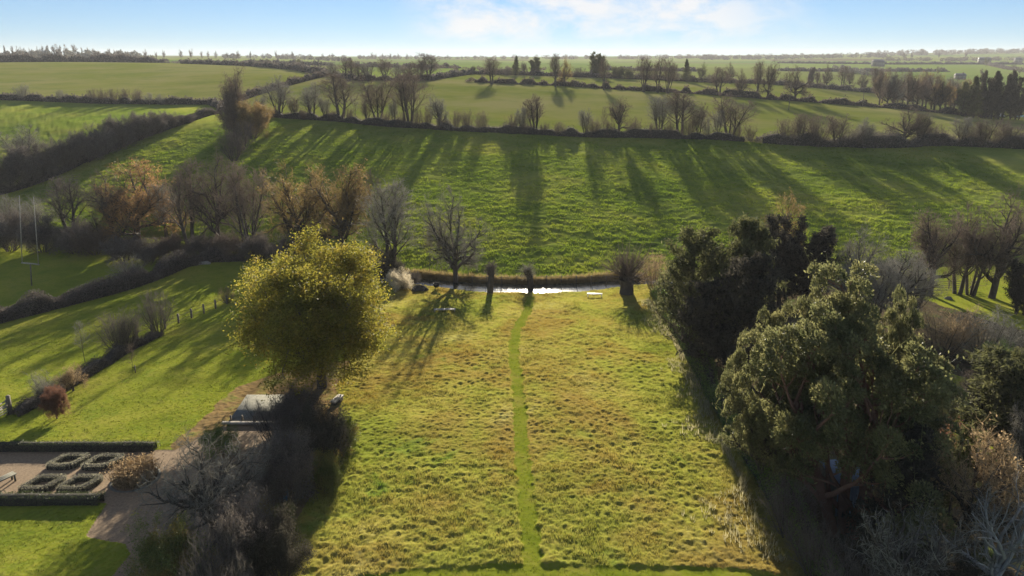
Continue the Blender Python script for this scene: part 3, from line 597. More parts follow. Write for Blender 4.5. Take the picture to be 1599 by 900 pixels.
    for bg_ in (tb, cb):
        for vv in bg_.V:
            f = np.maximum(vv[:, 2], 0)/zm; vv[:, 0] -= ox*f; vv[:, 1] -= oy*f
    A = np.concatenate(cb.V); wid = (np.percentile(A[:, 0], 99.2)-np.percentile(A[:, 0], 0.8)+np.percentile(A[:, 1], 99.2)-np.percentile(A[:, 1], 0.8))/2
    tm = tb.mesh(kind+'_trunk', True); cm = cb.mesh(kind+'_crown')
    return tm, cm, hgt, wid
PROTO = {}
def getp(kind, var, bark, leaf):
    k = (kind, var)
    if k not in PROTO: PROTO[k] = proto(kind, 100+hash_s(kind)+var*7)
    kk = (kind, var, bark, leaf)
    if kk not in PROTO:
        tm, cm, a, b = PROTO[k]
        if tm.materials: tm = tm.copy(); cm = cm.copy(); tm.materials.clear(); cm.materials.clear()
        tm.materials.append(M[bark]); cm.materials.append(M[leaf]); PROTO[kk] = (tm, cm, a, b)
    return PROTO[kk]
def hash_s(s): return sum(ord(c)*(i+1) for i, c in enumerate(s)) % 997
NT = [0]
def tree(name, kind, px, row, top, wpx, label, cat='tree', bark='bark', leaf='twig', group=None, var=None, lean=None, rz=None, solo=False):
    NT[0] += 1; rg = np.random.default_rng(1000+NT[0])
    p = place(px, row); z = float(h(p[0], p[1])); zc = zc_of(p[1], z)
    H = topz(p[1], top)-z; W = wpx*zc/F; v = (NT[0] % 3) if var is None else var
    tm, cm, h0, w0 = getp(kind, v, bark, leaf)
    o = thing(name, label, cat, (p[0], p[1], z-0.08), rg.uniform(0, 6.28) if rz is None else rz, group)
    o.scale = (W/w0, W/w0, H/h0)
    if lean: o.rotation_euler = (lean[0], lean[1], o.rotation_euler[2])
    link('trunk', tm, None, o); link('crown', cm, None, o)
    return o

# ---- belt of trees along the stream, left
T = tree
T('bare_tree', 'multi', 38, 262, 196, 58, 'bare grey tree rising out of the dark diagonal hedge at the far left', leaf='twig_grey', var=1)
T('bare_tree', 'oak', 182, 386, 272, 95, 'bare leaning tree left of the orange leaved oak', leaf='twig', lean=(0, -0.22), rz=0.3, var=0)
T('oak_tree', 'oaksparse', 216, 384, 257, 128, 'big oak with orange autumn leaves in the left tree belt', leaf='leaf_orange', var=1)
T('bare_tree', 'tall', 112, 372, 275, 60, 'dark bare tree behind the sports field, left of the leaning tree', leaf='twig_dark', var=0)
T('bare_tree', 'tall', 300, 392, 252, 70, 'bare twin trunk tree right next to the orange oak', var=1)
T('bare_tree', 'oak', 345, 390, 244, 78, 'tall bare brown tree between the twin trunk tree and the ivy trees', var=2)
T('bare_tree', 'multi', 392, 392, 254, 80, 'bare many stemmed tree above the top left corner of the yellow oak', var=0)
T('bare_tree', 'tall', 262, 375, 285, 48, 'thin bare tree behind the right side of the orange oak', leaf='twig_grey', var=2)
T('oak_tree', 'oaksparse', 474, 396, 258, 112, 'oak with thin brown leaves directly behind the yellow oak', leaf='leaf_brown', var=0)
T('oak_tree', 'oaksparse', 535, 404, 260, 112, 'oak with yellow brown leaves at the right end of the tree belt', leaf='leaf_brown', var=2)
T('bare_tree', 'slim', 588, 412, 262, 34, 'slender bare tree right of the yellow brown oak', var=0)
T('bare_tree', 'tall', 612, 432, 280, 92, 'bare tree with dark ivy covered base beside the pale dry bush', leaf='twig_grey', var=2)
T('bare_tree', 'slim', 671, 428, 345, 18, 'very thin leaning bare sapling on the stream bank', var=1)
T('bare_tree', 'slim', 690, 431, 352, 16, 'thin bare sapling close to the left side of the big bare bank tree', var=2)
T('bare_tree', 'oak', 713, 438, 292, 92, 'big bare tree standing alone on the stream bank', leaf='twig_grey', var=1)
for k, (px, row, top, w, kd, lf, lab) in enumerate([
    (18, 392, 330, 62, 'bushleaf', 'twig_dark', 'dark bush at the left edge behind the goal posts'),
    (68, 394, 338, 60, 'bushleaf', 'twig_dark', 'dark bush directly behind the goal posts'),
    (118, 396, 345, 60, 'bushleaf', 'twig_dark', 'dark bush right of the goal posts at the field edge'),
    (15, 352, 305, 56, 'bush', 'twig_grey', 'pale grey bush at the left edge above the dark field edge bushes'),
    (62, 356, 308, 54, 'bush', 'twig_grey', 'pale grey bush behind the uprights of the goal posts'),
    (150, 398, 355, 60, 'bushleaf', 'twig', 'brown bush below the bare leaning tree'),
    (195, 408, 368, 58, 'bushleaf', 'twig_dark', 'brown bush under the left side of the orange oak'),
    (238, 410, 372, 54, 'bushleaf', 'twig_dark', 'dark bush under the right side of the orange oak'),
    (206, 440, 400, 50, 'bush', 'twig_grey', 'greyish spreading bush at the corner of the sports field'),
    (272, 402, 368, 46, 'bushleaf', 'twig', 'brown thicket between the orange oak and the twin trunk tree'),
    (318, 400, 368, 52, 'bushleaf', 'twig_dark', 'dark thicket at the foot of the twin trunk tree'),
    (362, 402, 365, 52, 'bushleaf', 'twig', 'brown thicket at the foot of the tall brown tree'),
    (405, 404, 366, 52, 'bushleaf', 'twig_dark', 'thicket below the many stemmed tree behind the yellow oak'),
    (450, 408, 368, 52, 'bushleaf', 'twig_dark', 'thicket hidden behind the top of the yellow oak'),
    (570, 420, 380, 40, 'bushleaf', 'leaf_bramble', 'green ivy thicket left of the ivy covered tree'),
    (585, 402, 374, 12, 'yew', 'needle', 'narrow ivy wrapped stump between the slender tree and the yellow oak'),
    (604, 440, 390, 48, 'bushleaf', 'needle_black', 'dark ivy mound around the foot of the bare tree'),
    (640, 442, 425, 30, 'bushleaf', 'twig_dark', 'low dark scrub on the bank behind the pale dry bush')]):
    T('thicket' if 'thicket' in lab or 'scrub' in lab else 'bush', kd, px, row, top, w, lab, 'bush', 'bark', lf)
T('pale_bush', 'bushleaf', 625, 452, 423, 42, 'small bush with pale whitish dry leaves by the stream', 'bush', leaf='leaf_pale', var=0)
T('pollard_willow', 'stump', 766, 457, 405, 24, 'short ivy dark pollard willow at the left end of the bright water', 'willow', leaf='twig_dark', var=0)
T('pollard_willow', 'stump', 829, 446, 404, 26, 'small leaning pollard willow on the far bank behind the path', 'willow', leaf='twig_grey', var=1, lean=(0, -0.25), rz=1.0)
T('pollard_willow', 'pollard', 979, 460, 382, 82, 'large gnarled pollard willow at the right end of the stream', 'willow', leaf='twig', var=2)
T('bare_bush', 'bush', 1022, 452, 395, 55, 'pinkish brown bare bush between the large willow and the pines', 'bush', leaf='twig_tan', var=1)
# ---- hero oak and the garden on the left
T('oak_tree', 'oakdense', 503, 606, 390, 220, 'large round oak with yellow green autumn leaves left of the meadow', leaf='leaf_oak', var=2, rz=0.6)
T('bush', 'bush', 188, 548, 480, 62, 'left of the two dark bare bushes growing together on the fence line', 'bush', leaf='twig_dark', var=0)
T('bush', 'bush', 206, 546, 490, 42, 'right of the two dark bare bushes growing together on the fence line', 'bush', leaf='twig_dark', var=2)
T('bush', 'bush', 249, 522, 452, 48, 'vase shaped brown bush on the fence line beside the first fence posts', 'bush', leaf='twig_dark', var=1)
T('sapling', 'slim', 134, 568, 500, 24, 'thin pale bare sapling on the fence line left of the twin bushes', leaf='twig_grey', var=1)
T('sapling', 'slim', 208, 584, 535, 18, 'tiny staked sapling alone on the lawn', leaf='twig', var=2)
T('maple_tree', 'oaksparse', 115, 612, 572, 38, 'small round tree with dull red brown twigs on the fence line', leaf='twig_tan', var=2)
T('russet_tree', 'oakdense', 90, 655, 604, 34, 'small russet leaved tree standing on the lawn', leaf='leaf_red', var=0)
T('bush', 'bush', 76, 622, 580, 50, 'grey tangled bush on the fence line behind the russet tree', 'bush', leaf='twig_grey', var=0)
T('bush', 'bush', 356, 474, 446, 26, 'small russet bush at the top end of the post fence', 'bush', leaf='twig_tan', var=1)
for k, (px, row, top, w, kd, lf, lab) in enumerate([
    (462, 676, 612, 78, 'bushleaf', 'twig_dark', 'dense dark shrub directly below the yellow oak trunk'),
    (432, 700, 618, 80, 'bush', 'twig_dark', 'dark shrub overhanging the right side of the stone terrace'),
    (500, 735, 640, 80, 'bushleaf', 'needle_black', 'dark evergreen shrub between the terrace and the meadow edge'),
    (446, 790, 680, 84, 'bushleaf', 'twig_dark', 'big dark shrub behind the pale blue water butt'),
    (335, 850, 668, 168, 'oak', 'twig_grey', 'large grey bare tree spreading over the gravel drive'),
    (396, 905, 785, 98, 'bushleaf', 'twig_dark', 'dark purple shrub in front of the grey bare tree'),
    (440, 905, 806, 84, 'bushleaf', 'needle_black', 'dark evergreen shrub at the lower left corner of the meadow'),
    (268, 935, 822, 118, 'bushleaf', 'leaf_bramble', 'olive green shrub at the bottom edge beside the lower lawn'),
    (345, 960, 835, 110, 'bush', 'twig_dark', 'tangled dark bare shrub at the bottom edge right of the olive shrub'),
    (530, 712, 655, 62, 'bushleaf', 'leaf_bramble', 'low green bramble mound at the meadow edge below the log bench'),
    (505, 765, 705, 62, 'bushleaf', 'leaf_bramble', 'low green bramble mound beside the evergreen shrub'),
    (345, 708, 672, 60, 'bushleaf', 'leaf_green', 'small bright green shrub below the wall of the stone terrace'),
    (445, 835, 788, 40, 'bushleaf', 'leaf_bramble', 'small yellow speckled shrub just below the water butt')]):
    if kd == 'oak': T('bare_tree', kd, px, row, top, w, lab, 'tree', 'bark', lf, var=2)
    else: T('shrub', kd, px, row, top, w, lab, 'shrub', 'bark', lf)
# ---- trees right of the meadow
T('evergreen_tree', 'euc', 1318, 838, 446, 256, 'huge grey green evergreen with rounded leaf clumps and reddish forked trunks', bark='bark_red', leaf='leaf_euc', var=0, rz=0.4)
T('evergreen_tree', 'euc', 1222, 775, 452, 150, 'tall rounded evergreen on the left flank of the huge evergreen', leaf='leaf_euc', var=1, rz=2.0)
T('evergreen_tree', 'euc', 1190, 760, 562, 128, 'lower bright rimmed evergreen leaning over the hedge beside the meadow', leaf='leaf_euc', var=2, rz=1.1)
T('evergreen_tree', 'euc', 1385, 790, 474, 112, 'dense evergreen joined to the right side of the huge evergreen', leaf='leaf_euc', var=1, rz=4.0)
for k, (px, row, top, w, kd, lf, lab) in enumerate([
    (1075, 545, 356, 104, 'pine', 'needle', 'tall dark pine at the meadow corner, nearest the stream'),
    (1132, 565, 342, 124, 'pine', 'needle', 'tallest dark pine in the row beside the meadow'),
    (1165, 600, 395, 112, 'pine', 'needle_black', 'black green pine between the tallest pine and the evergreens'),
    (1105, 590, 440, 92, 'pine', 'needle_black', 'short dark pine crowded against the meadow hedge'),
    (1218, 480, 340, 72, 'yew', 'needle_black', 'blackish spiky conifer left of its twin behind the evergreens'),
    (1260, 482, 352, 72, 'yew', 'needle_black', 'blackish spiky conifer right of its twin behind the evergreens'),
    (1180, 470, 350, 72, 'pine', 'needle', 'olive pine seen between the tall pines and the spiky conifers'),
    (1400, 880, 668, 130, 'spruce', 'needle_black', 'black green spruce below the huge evergreen'),
    (1450, 800, 640, 80, 'yew', 'needle', 'dark yew left of the russet shrub'),
    (1580, 720, 545, 140, 'yew', 'needle', 'dark green spreading conifer at the right edge'),
    (1540, 700, 600, 90, 'pine', 'needle_black', 'dark pine left of the spreading conifer'),
    (1592, 492, 408, 46, 'yew', 'needle_black', 'dark conifer at the right edge beside the lawn'),
    ]):
    T('conifer', kd, px, row, top, w, lab, 'conifer', 'bark', lf)
T('beech_tree', 'oaksparse', 1203, 462, 306, 70, 'tree with a tan brown crown rising behind the spiky conifers', leaf='leaf_brown', var=1)
for k, (nm, px, row, top, w, kd, lf, bk, lab) in enumerate([
    ('bare_tree', 1325, 500, 358, 105, 'oak', 'twig_grey', 'bark', 'grey bare tree right of the spiky conifers'),
    ('bare_tree', 1390, 505, 385, 118, 'oak', 'twig_grey', 'bark', 'low spreading grey bare tree in front of the pasture'),
    ('bare_tree', 1356, 515, 400, 90, 'multi', 'twig_grey', 'bark', 'grey tangled tree between the two low grey bare trees'),
    ('bare_tree', 1425, 500, 400, 70, 'multi', 'twig_grey', 'bark', 'grey many stemmed tree left of the oak with orange leaves'),
    ('oak_tree', 1453, 462, 330, 82, 'oaksparse', 'twig', 'bark', 'bare brown oak with a few orange leaves beside the metal gate'),
    ('bare_tree', 1495, 460, 350, 62, 'tall', 'twig', 'bark', 'bare brown tree just right of the metal gate'),
    ('bare_tree', 1516, 462, 322, 84, 'multi', 'twig', 'bark', 'bare tree with leaning trunks between the gate and the tallest tree'),
    ('bare_tree', 1548, 466, 298, 112, 'oak', 'twig', 'bark', 'tallest bare tree at the right edge of the pasture'),
    ('birch_tree', 1490, 458, 395, 24, 'slim', 'twig_grey', 'bark_pale', 'slim white barked birch beside the metal gate'),
    ('bare_tree', 1502, 645, 575, 64, 'oak', 'twig', 'bark', 'small bare fruit tree on the sunlit grass patch'),
    ('bare_tree', 1505, 880, 690, 190, 'oaksparse', 'twig_tan', 'bark', 'golden brown twiggy tree at the lower right'),
    ('bare_tree', 1548, 950, 745, 150, 'open', 'twig_grey', 'bark_pale', 'pale barked bare tree in the bottom right corner'),
    ('bare_tree', 1405, 975, 790, 150, 'open', 'twig_grey', 'bark', 'grey bare multi stemmed tree at the bottom edge in deep shade'),
    ('bare_tree', 1602, 780, 600, 80, 'oak', 'twig_grey', 'bark', 'pale twiggy tree cut by the right edge of the view')]):
    T(nm, kd, px, row, top, w, lab, 'tree', bk, lf)
for k, (px, row, top, w, kd, lf, lab) in enumerate([
    (1474, 558, 478, 104, 'bush', 'twig_tan', 'orange brown thicket behind the dense evergreen'),
    (1532, 560, 484, 118, 'bush', 'twig_grey', 'wide grey brown thicket below the sunlit bank'),
    (1442, 728, 655, 90, 'bushleaf', 'leaf_red', 'russet leaved shrub right of the huge evergreen'),
    (1576, 592, 545, 80, 'bushleaf', 'leaf_green', 'bright green shrub at the right edge'),
    (1458, 672, 612, 66, 'bushleaf', 'leaf_euc', 'green shrub at the left end of the sunlit grass patch'),
    (1270, 905, 800, 90, 'bush', 'twig_dark', 'dark bare shrub behind the lower end of the green hedge'),
    (1320, 960, 850, 110, 'bush', 'twig_dark', 'dark bare shrub at the bottom edge below the forked trunks'),
    (1230, 840, 745, 80, 'bush', 'twig_dark', 'shaded bare shrub under the lower evergreen'),
    (1480, 960, 880, 120, 'bushleaf', 'needle_black', 'dark evergreen shrub below the golden brown tree'),
    (1575, 545, 512, 30, 'bushleaf', 'needle_black', 'small black green bush on the lawn bank'),
    (1592, 700, 650, 60, 'bushleaf', 'leaf_bramble', 'olive shrub at the right edge below the conifer')]):
    T('shrub', kd, px, row, top, w, lab, 'shrub', 'bark', lf)
# ---- hedgerow above the pasture
ORD = ['first', 'second', 'third', 'fourth', 'fifth', 'sixth', 'seventh', 'eighth', 'ninth', 'tenth', 'eleventh', 'twelfth', 'thirteenth', 'fourteenth', 'fifteenth', 'sixteenth', 'seventeenth', 'eighteenth', 'nineteenth', 'twentieth', 'twenty-first', 'twenty-second', 'twenty-third', 'twenty-fourth', 'twenty-fifth', 'twenty-sixth', 'twenty-seventh', 'twenty-eighth', 'twenty-ninth', 'thirtieth']
def ordered(rows, where, treegroup, bushgroup):
    nt = nb = 0
    for (px, row, top, w, kd, lf) in sorted(rows):
        isb = kd.startswith('bush')
        n = nb if isb else nt
        word = {'bush': 'rounded bare bush', 'bushleaf': 'dense dark bush', 'oak': 'spreading bare tree', 'tall': 'upright bare tree', 'multi': 'many stemmed bare tree', 'slim': 'slim bare sapling', 'yew': 'dark bushy conifer', 'spruce': 'dark conifer', 'pine': 'dark pine', 'oaksparse': 'brown crowned tree'}[kd]
        noun = 'bush' if isb else 'tree'
        lab = '%s, %s from the left %s' % (word, ORD[n], where)
        T('hedgerow_bush' if isb else 'hedgerow_tree', kd, px, row, top, w, lab, noun, 'bark', lf, bushgroup if isb else treegroup)
        if isb: nb += 1
        else: nt += 1
ordered([(437, 183, 118, 52, 'multi', 'twig_grey'), (488, 187, 128, 44, 'multi', 'twig_grey'), (531, 189, 112, 62, 'tall', 'twig'), (556, 190, 150, 20, 'slim', 'twig_grey'),
    (592, 194, 120, 56, 'multi', 'twig'), (640, 198, 112, 62, 'multi', 'twig'), (688, 203, 148, 38, 'oak', 'twig_grey'), (836, 208, 148, 38, 'multi', 'twig'),
    (943, 212, 165, 12, 'slim', 'twig'), (968, 211, 152, 44, 'oak', 'twig'), (1030, 212, 150, 42, 'multi', 'twig_grey'), (1062, 213, 142, 62, 'tall', 'twig'),
    (1140, 217, 145, 66, 'multi', 'twig'), (815, 209, 168, 22, 'multi', 'twig_grey'), (914, 213, 170, 24, 'multi', 'twig_grey'), (1090, 217, 160, 28, 'multi', 'twig'), (1410, 226, 166, 62, 'oak', 'twig'),
    (408, 184, 150, 22, 'multi', 'twig_grey'), (462, 186, 152, 22, 'multi', 'twig'), (508, 189, 150, 20, 'multi', 'twig_grey'), (574, 193, 152, 22, 'multi', 'twig'), (616, 197, 150, 22, 'multi', 'twig_grey'), (1120, 217, 172, 22, 'multi', 'twig_grey'),
    (425, 185, 165, 18, 'bush', 'twig'), (475, 188, 168, 18, 'bush', 'twig'), (520, 190, 170, 18, 'bush', 'twig'), (545, 191, 168, 18, 'bush', 'twig'), (604, 197, 172, 18, 'bush', 'twig'), (630, 199, 172, 20, 'bush', 'twig'), (652, 201, 168, 20, 'bush', 'twig'), (690, 204, 178, 18, 'bush', 'twig'), (822, 210, 185, 20, 'bush', 'twig'), (850, 211, 190, 18, 'bush', 'twig'), (950, 214, 190, 20, 'bush', 'twig'), (1018, 215, 190, 22, 'bush', 'twig'), (1045, 216, 188, 22, 'bush', 'twig'), (1152, 219, 190, 22, 'bush', 'twig'),
    (668, 200, 165, 22, 'bush', 'twig'), (712, 203, 172, 22, 'bush', 'twig'), (729, 204, 170, 24, 'bush', 'twig'), (752, 206, 173, 24, 'bush', 'twig'), (800, 208, 178, 28, 'bush', 'twig'),
    (875, 212, 190, 26, 'bush', 'twig'), (928, 213, 182, 32, 'bush', 'twig'), (990, 214, 182, 24, 'bush', 'twig'), (1076, 216, 178, 30, 'bush', 'twig'), (1104, 217, 182, 26, 'bush', 'twig_grey'),
    (1172, 220, 195, 22, 'bush', 'twig')], 'in the hedgerow above the pasture', 'bare trees in the hedgerow above the pasture', 'bushes in the hedgerow above the pasture')
ordered([(1250, 227, 176, 30, 'multi', 'twig'), (1305, 230, 178, 34, 'multi', 'twig'), (1350, 231, 184, 34, 'multi', 'twig_grey'), (1436, 229, 178, 34, 'multi', 'twig'), (1500, 229, 182, 34, 'multi', 'twig_grey'), (1536, 230, 184, 34, 'multi', 'twig'), (1572, 231, 186, 34, 'multi', 'twig'), (1230, 225, 184, 42, 'bush', 'twig'), (1276, 228, 178, 54, 'bush', 'twig'), (1330, 230, 194, 60, 'bush', 'twig_dark'), (1368, 230, 204, 46, 'bush', 'twig_dark'),  # many-stemmed trees here are added to throw more shadow across the pasture
    (1452, 228, 190, 42, 'bush', 'twig'), (1482, 227, 208, 22, 'bush', 'twig_dark'), (1517, 229, 194, 42, 'bush', 'twig'), (1552, 230, 195, 42, 'bush', 'twig'), (1590, 232, 202, 42, 'bush', 'twig_dark')],
    'in the right end of the pasture hedgerow', 'added shade casting trees at the right end of the pasture hedgerow', 'bushes at the right end of the pasture hedgerow')
T('ivy_tree', 'oaksparse', 366, 214, 98, 46, 'tall ivy covered tree towering over the left corner of the pasture', leaf='twig', var=0)
T('ivy_tree', 'bushleaf', 396, 216, 160, 50, 'shorter brown ivy covered tree right beside the tall ivy tree', leaf='leaf_brown', var=1)
T('ivy_tree', 'bushleaf', 371, 215, 142, 42, 'dense ivy clad lower tree tight against the tall ivy covered tree', leaf='twig', var=2)
T('thicket', 'bush', 366, 252, 205, 44, 'brown thicket at the foot of the tall ivy covered tree', 'bush', leaf='twig', var=0)
T('thicket', 'bush', 378, 235, 188, 50, 'ivy brown thicket between the tall ivy tree and the foot thicket', 'bush', leaf='twig', var=2)
# ---- upper hedge line of the centre field
ordered([(522, 127, 96, 24, 'multi', 'twig_grey'), (560, 127, 100, 20, 'tall', 'twig'), (622, 127, 100, 22, 'tall', 'twig_grey'), (656, 127, 94, 26, 'multi', 'twig'), (545, 127, 90, 30, 'tall', 'twig'), (576, 127, 96, 26, 'multi', 'twig_grey'), (602, 127, 92, 26, 'multi', 'twig'), (640, 127, 98, 26, 'oak', 'twig'), (671, 126, 83, 40, 'tall', 'twig_dark'), (768, 132, 90, 34, 'tall', 'twig'),
    (868, 136, 84, 24, 'tall', 'twig'), (882, 135, 90, 24, 'oak', 'leaf_brown'), (943, 141, 92, 20, 'tall', 'twig'), (1006, 144, 90, 32, 'multi', 'twig'), (1027, 145, 90, 24, 'tall', 'twig'), (1043, 146, 92, 26, 'multi', 'twig'),
    (1122, 149, 104, 30, 'tall', 'twig'), (1157, 152, 108, 24, 'oak', 'twig'), (1183, 154, 95, 24, 'tall', 'twig'), (1198, 155, 95, 30, 'oak', 'twig'), (1242, 158, 103, 42, 'oak', 'twig')],
    'along the hedge line behind the centre field', 'trees along the hedge line behind the centre field', None)
ordered([(805, 118, 88, 14, 'spruce', 'needle'), (836, 118, 90, 16, 'yew', 'needle'), (820, 118, 96, 14, 'oak', 'twig'), (932, 121, 83, 22, 'yew', 'needle'), (965, 123, 104, 22, 'bushleaf', 'needle'), (983, 124, 107, 18, 'bushleaf', 'needle'),
    (905, 121, 104, 24, 'bush', 'twig_dark'), (1055, 127, 110, 26, 'bush', 'twig_dark'), (1072, 128, 93, 14, 'spruce', 'needle'), (1096, 129, 97, 15, 'oak', 'needle'), (1110, 130, 114, 22, 'bush', 'twig_dark'),
    (738, 116, 102, 14, 'oak', 'twig_dark'), (715, 117, 105, 10, 'bush', 'twig_dark'), (792, 118, 104, 18, 'bush', 'twig_dark'), (1140, 131, 98, 20, 'oak', 'twig'), (1264, 138, 106, 12, 'yew', 'twig_dark'),
    (1277, 138, 108, 14, 'oak', 'twig'), (1291, 138, 101, 20, 'oak', 'twig'), (1315, 140, 103, 22, 'tall', 'twig'), (1327, 141, 107, 16, 'oak', 'twig'), (1346, 143, 112, 20, 'oak', 'twig'), (1366, 145, 104, 22, 'tall', 'twig')],
    'in the second hedge line behind the centre field', 'trees in the second hedge line behind the centre field', 'bushes in the second hedge line behind the centre field')
ordered([(36, 157, 130, 24, 'bush', 'twig_grey'), (97, 158, 140, 18, 'bush', 'twig_grey'), (148, 161, 138, 18, 'bush', 'twig'), (163, 161, 137, 18, 'bush', 'twig'), (178, 162, 138, 17, 'bush', 'twig'), (195, 162, 137, 18, 'bush', 'twig'),
    (214, 162, 138, 22, 'bush', 'twig'), (234, 163, 144, 17, 'bush', 'twig_grey'), (253, 164, 146, 17, 'bush', 'twig_grey')],
    'below the large left crop field', None, 'bushes below the large left crop field')
ordered([(12, 300, 240, 50, 'bushleaf', 'twig_dark'), (42, 293, 228, 48, 'bushleaf', 'twig_dark'), (74, 281, 222, 46, 'bushleaf', 'twig_dark'), (106, 266, 212, 44, 'bushleaf', 'twig_dark'), (136, 254, 206, 44, 'bushleaf', 'twig_dark'), (163, 242, 194, 42, 'bushleaf', 'twig_dark'),
    (190, 231, 182, 42, 'bushleaf', 'twig_dark'), (218, 219, 177, 38, 'bushleaf', 'twig_dark'), (244, 208, 174, 34, 'bushleaf', 'twig_dark'), (268, 199, 176, 30, 'bushleaf', 'twig_dark'), (290, 192, 179, 26, 'bushleaf', 'twig_dark')],
    'in the dark diagonal hedge at the upper left', None, 'bushes of the dark diagonal hedge at the upper left')
# ---- wood and conifers at the upper right
rows = []
rg = np.random.default_rng(5)
for k in range(20):
    px = 1372+k*7.4+rg.uniform(-2, 2); rows.append((px, 163+k*0.8+rg.uniform(-6, 3), 108+k*1.0+rg.uniform(-5, 6), rg.uniform(24, 34), 'oaksparse', ['twig', 'leaf_brown', 'twig', 'twig_grey'][k % 4]))
ordered(rows, 'in the brown wood at the upper right', 'trees of the brown wood at the upper right', None)
ordered([(1505, 182, 128, 26, 'yew', 'leaf_euc'), (1520, 184, 120, 26, 'spruce', 'needle'), (1535, 185, 114, 24, 'yew', 'needle_black'), (1548, 186, 112, 24, 'spruce', 'needle_black'), (1562, 187, 113, 24, 'yew', 'needle_black'), (1578, 187, 112, 24, 'spruce', 'needle_black'), (1588, 187, 122, 22, 'yew', 'needle_black')],
    'in the dark conifer clump at the right edge', 'conifers in the dark clump at the right edge', None)

# ------------------------------------------------------------------ hedges made of a core and a skin of twigs or leaves
def hedge(name, pts, width, height, leaf, label, dens=60, size=0.2, cat='hedge', rough=0.5, asp=0.5, taper=1.0, world=False, closed=False):
    P = np.array([place(*p) for p in pts]) if not world else np.array(pts, float)
    if closed: P = np.concatenate([P, P[:1]])
    seg = np.linalg.norm(np.diff(P[:, :2], axis=0), axis=1); cum = np.r_[0, np.cumsum(seg)]; L_ = cum[-1]
    n = int(L_*dens); s = rng.random(n)*L_; X = np.interp(s, cum, P[:, 0]); Y = np.interp(s, cum, P[:, 1])
    k = np.clip(np.searchsorted(cum, s)-1, 0, len(seg)-1); tx = np.diff(P[:, 0])[k]/seg[k]; ty = np.diff(P[:, 1])[k]/seg[k]
    hv = height*(1+rough*(vnoise(s*0.7/max(height, 0.5), s*0, 31)-0.5)*2)
    endf = lambda q: np.ones_like(q) if closed or rough < 0.2 else np.clip(np.minimum(q, L_-q)/(2.2*height), 0.12, 1)**0.5
    hv = hv*endf(s)
    a = rng.random(n)*math.pi; rr = 0.72+(0.45 if rough > 0.2 else 0.28)*rng.random(n)**1.6
    cxx = np.cos(a)*rr; czz = np.sin(a)**0.55*rr
    off = width*0.5*np.sign(cxx)*np.abs(cxx)**0.6; z = hv*czz
    low = rng.random(n) < 0.35; z = np.where(low, hv*rng.random(n)*0.9, z); off = np.where(low, np.sign(off)*width*0.5*rr, off)
    o_ = thing(name, label, cat, tuple(P[0]))
    x = X-ty*off; y = Y+tx*off; V, Q = quads_at(np.stack([x, y, h(x, y)+z], -1)-P[0], size, rng, asp, 0.35)
    link('foliage', mesh_np('foliage', V, Q), M[leaf], o_)
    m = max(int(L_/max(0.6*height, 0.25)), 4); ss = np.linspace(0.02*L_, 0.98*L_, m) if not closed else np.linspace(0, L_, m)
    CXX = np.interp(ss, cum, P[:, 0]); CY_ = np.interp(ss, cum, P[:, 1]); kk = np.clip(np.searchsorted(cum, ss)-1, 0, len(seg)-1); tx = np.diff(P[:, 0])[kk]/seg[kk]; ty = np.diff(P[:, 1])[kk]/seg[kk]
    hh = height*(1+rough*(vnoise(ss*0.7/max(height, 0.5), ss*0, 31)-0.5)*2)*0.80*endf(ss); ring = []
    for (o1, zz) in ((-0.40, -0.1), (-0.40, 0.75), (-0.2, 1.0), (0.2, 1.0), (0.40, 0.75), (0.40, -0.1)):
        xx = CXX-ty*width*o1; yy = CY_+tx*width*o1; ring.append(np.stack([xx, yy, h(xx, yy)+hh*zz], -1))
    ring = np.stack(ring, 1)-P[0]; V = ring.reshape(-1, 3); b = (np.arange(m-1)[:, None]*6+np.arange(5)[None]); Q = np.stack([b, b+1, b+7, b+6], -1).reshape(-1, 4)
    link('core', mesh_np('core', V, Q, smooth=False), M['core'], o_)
    return o_
hedge('hedge', [(1024, 462), (1045, 500), (1075, 550), (1118, 630), (1160, 700), (1200, 765), (1245, 840), (1295, 925), (1330, 990)], 1.2, 1.9, 'leaf_green', 'narrow green hedge running down the right side of the meadow', 900, 0.13)
hedge('field_hedge', [(-60, 520), (0, 504), (60, 489), (130, 470), (200, 452), (252, 433), (290, 416), (330, 408), (390, 405)], 1.8, 1.9, 'twig_dark', 'thick dark hedge between the sports field and the lawn', 1500, 0.26, asp=0.22)
hedge('field_hedge', [(-60, 318), (0, 304), (65, 284), (125, 256), (212, 219), (290, 192), (335, 178)], 2.6, 1.7, 'twig_dark', 'dark undergrowth joining the bushes of the diagonal hedge', 500, 0.35, asp=0.25)
hedge('boundary_hedge', [(20, 652), (60, 632), (110, 604), (150, 580), (200, 548), (250, 524)], 1.2, 0.9, 'twig_dark', 'low dark hedge along the lower part of the post fence line', 800, 0.16, asp=0.25)
hedge('hedgerow', [(400, 182), (480, 187), (600, 197), (700, 204), (800, 209), (900, 213), (1000, 215), (1100, 218), (1180, 222)], 1.8, 1.9, 'twig_dark', 'low hedgerow along the top of the pasture', 130, 0.35, asp=0.3)
hedge('hedgerow', [(1180, 222), (1230, 226), (1350, 231), (1480, 228), (1599, 232), (1720, 236)], 2.8, 3.0, 'twig_dark', 'thick dark hedgerow at the upper right corner of the pasture', 240, 0.45, asp=0.3)
hedge('hedgerow', [(-60, 155), (0, 156), (150, 161), (330, 163), (350, 172)], 2.5, 2.0, 'twig_dark', 'dark hedgerow below the large left crop field', 60, 0.6)
hedge('hedgerow', [(345, 177), (360, 162), (400, 149), (460, 131), (512, 119)], 2.4, 2.2, 'twig', 'hedgerow climbing right along the edge of the left crop field', 60, 0.6)
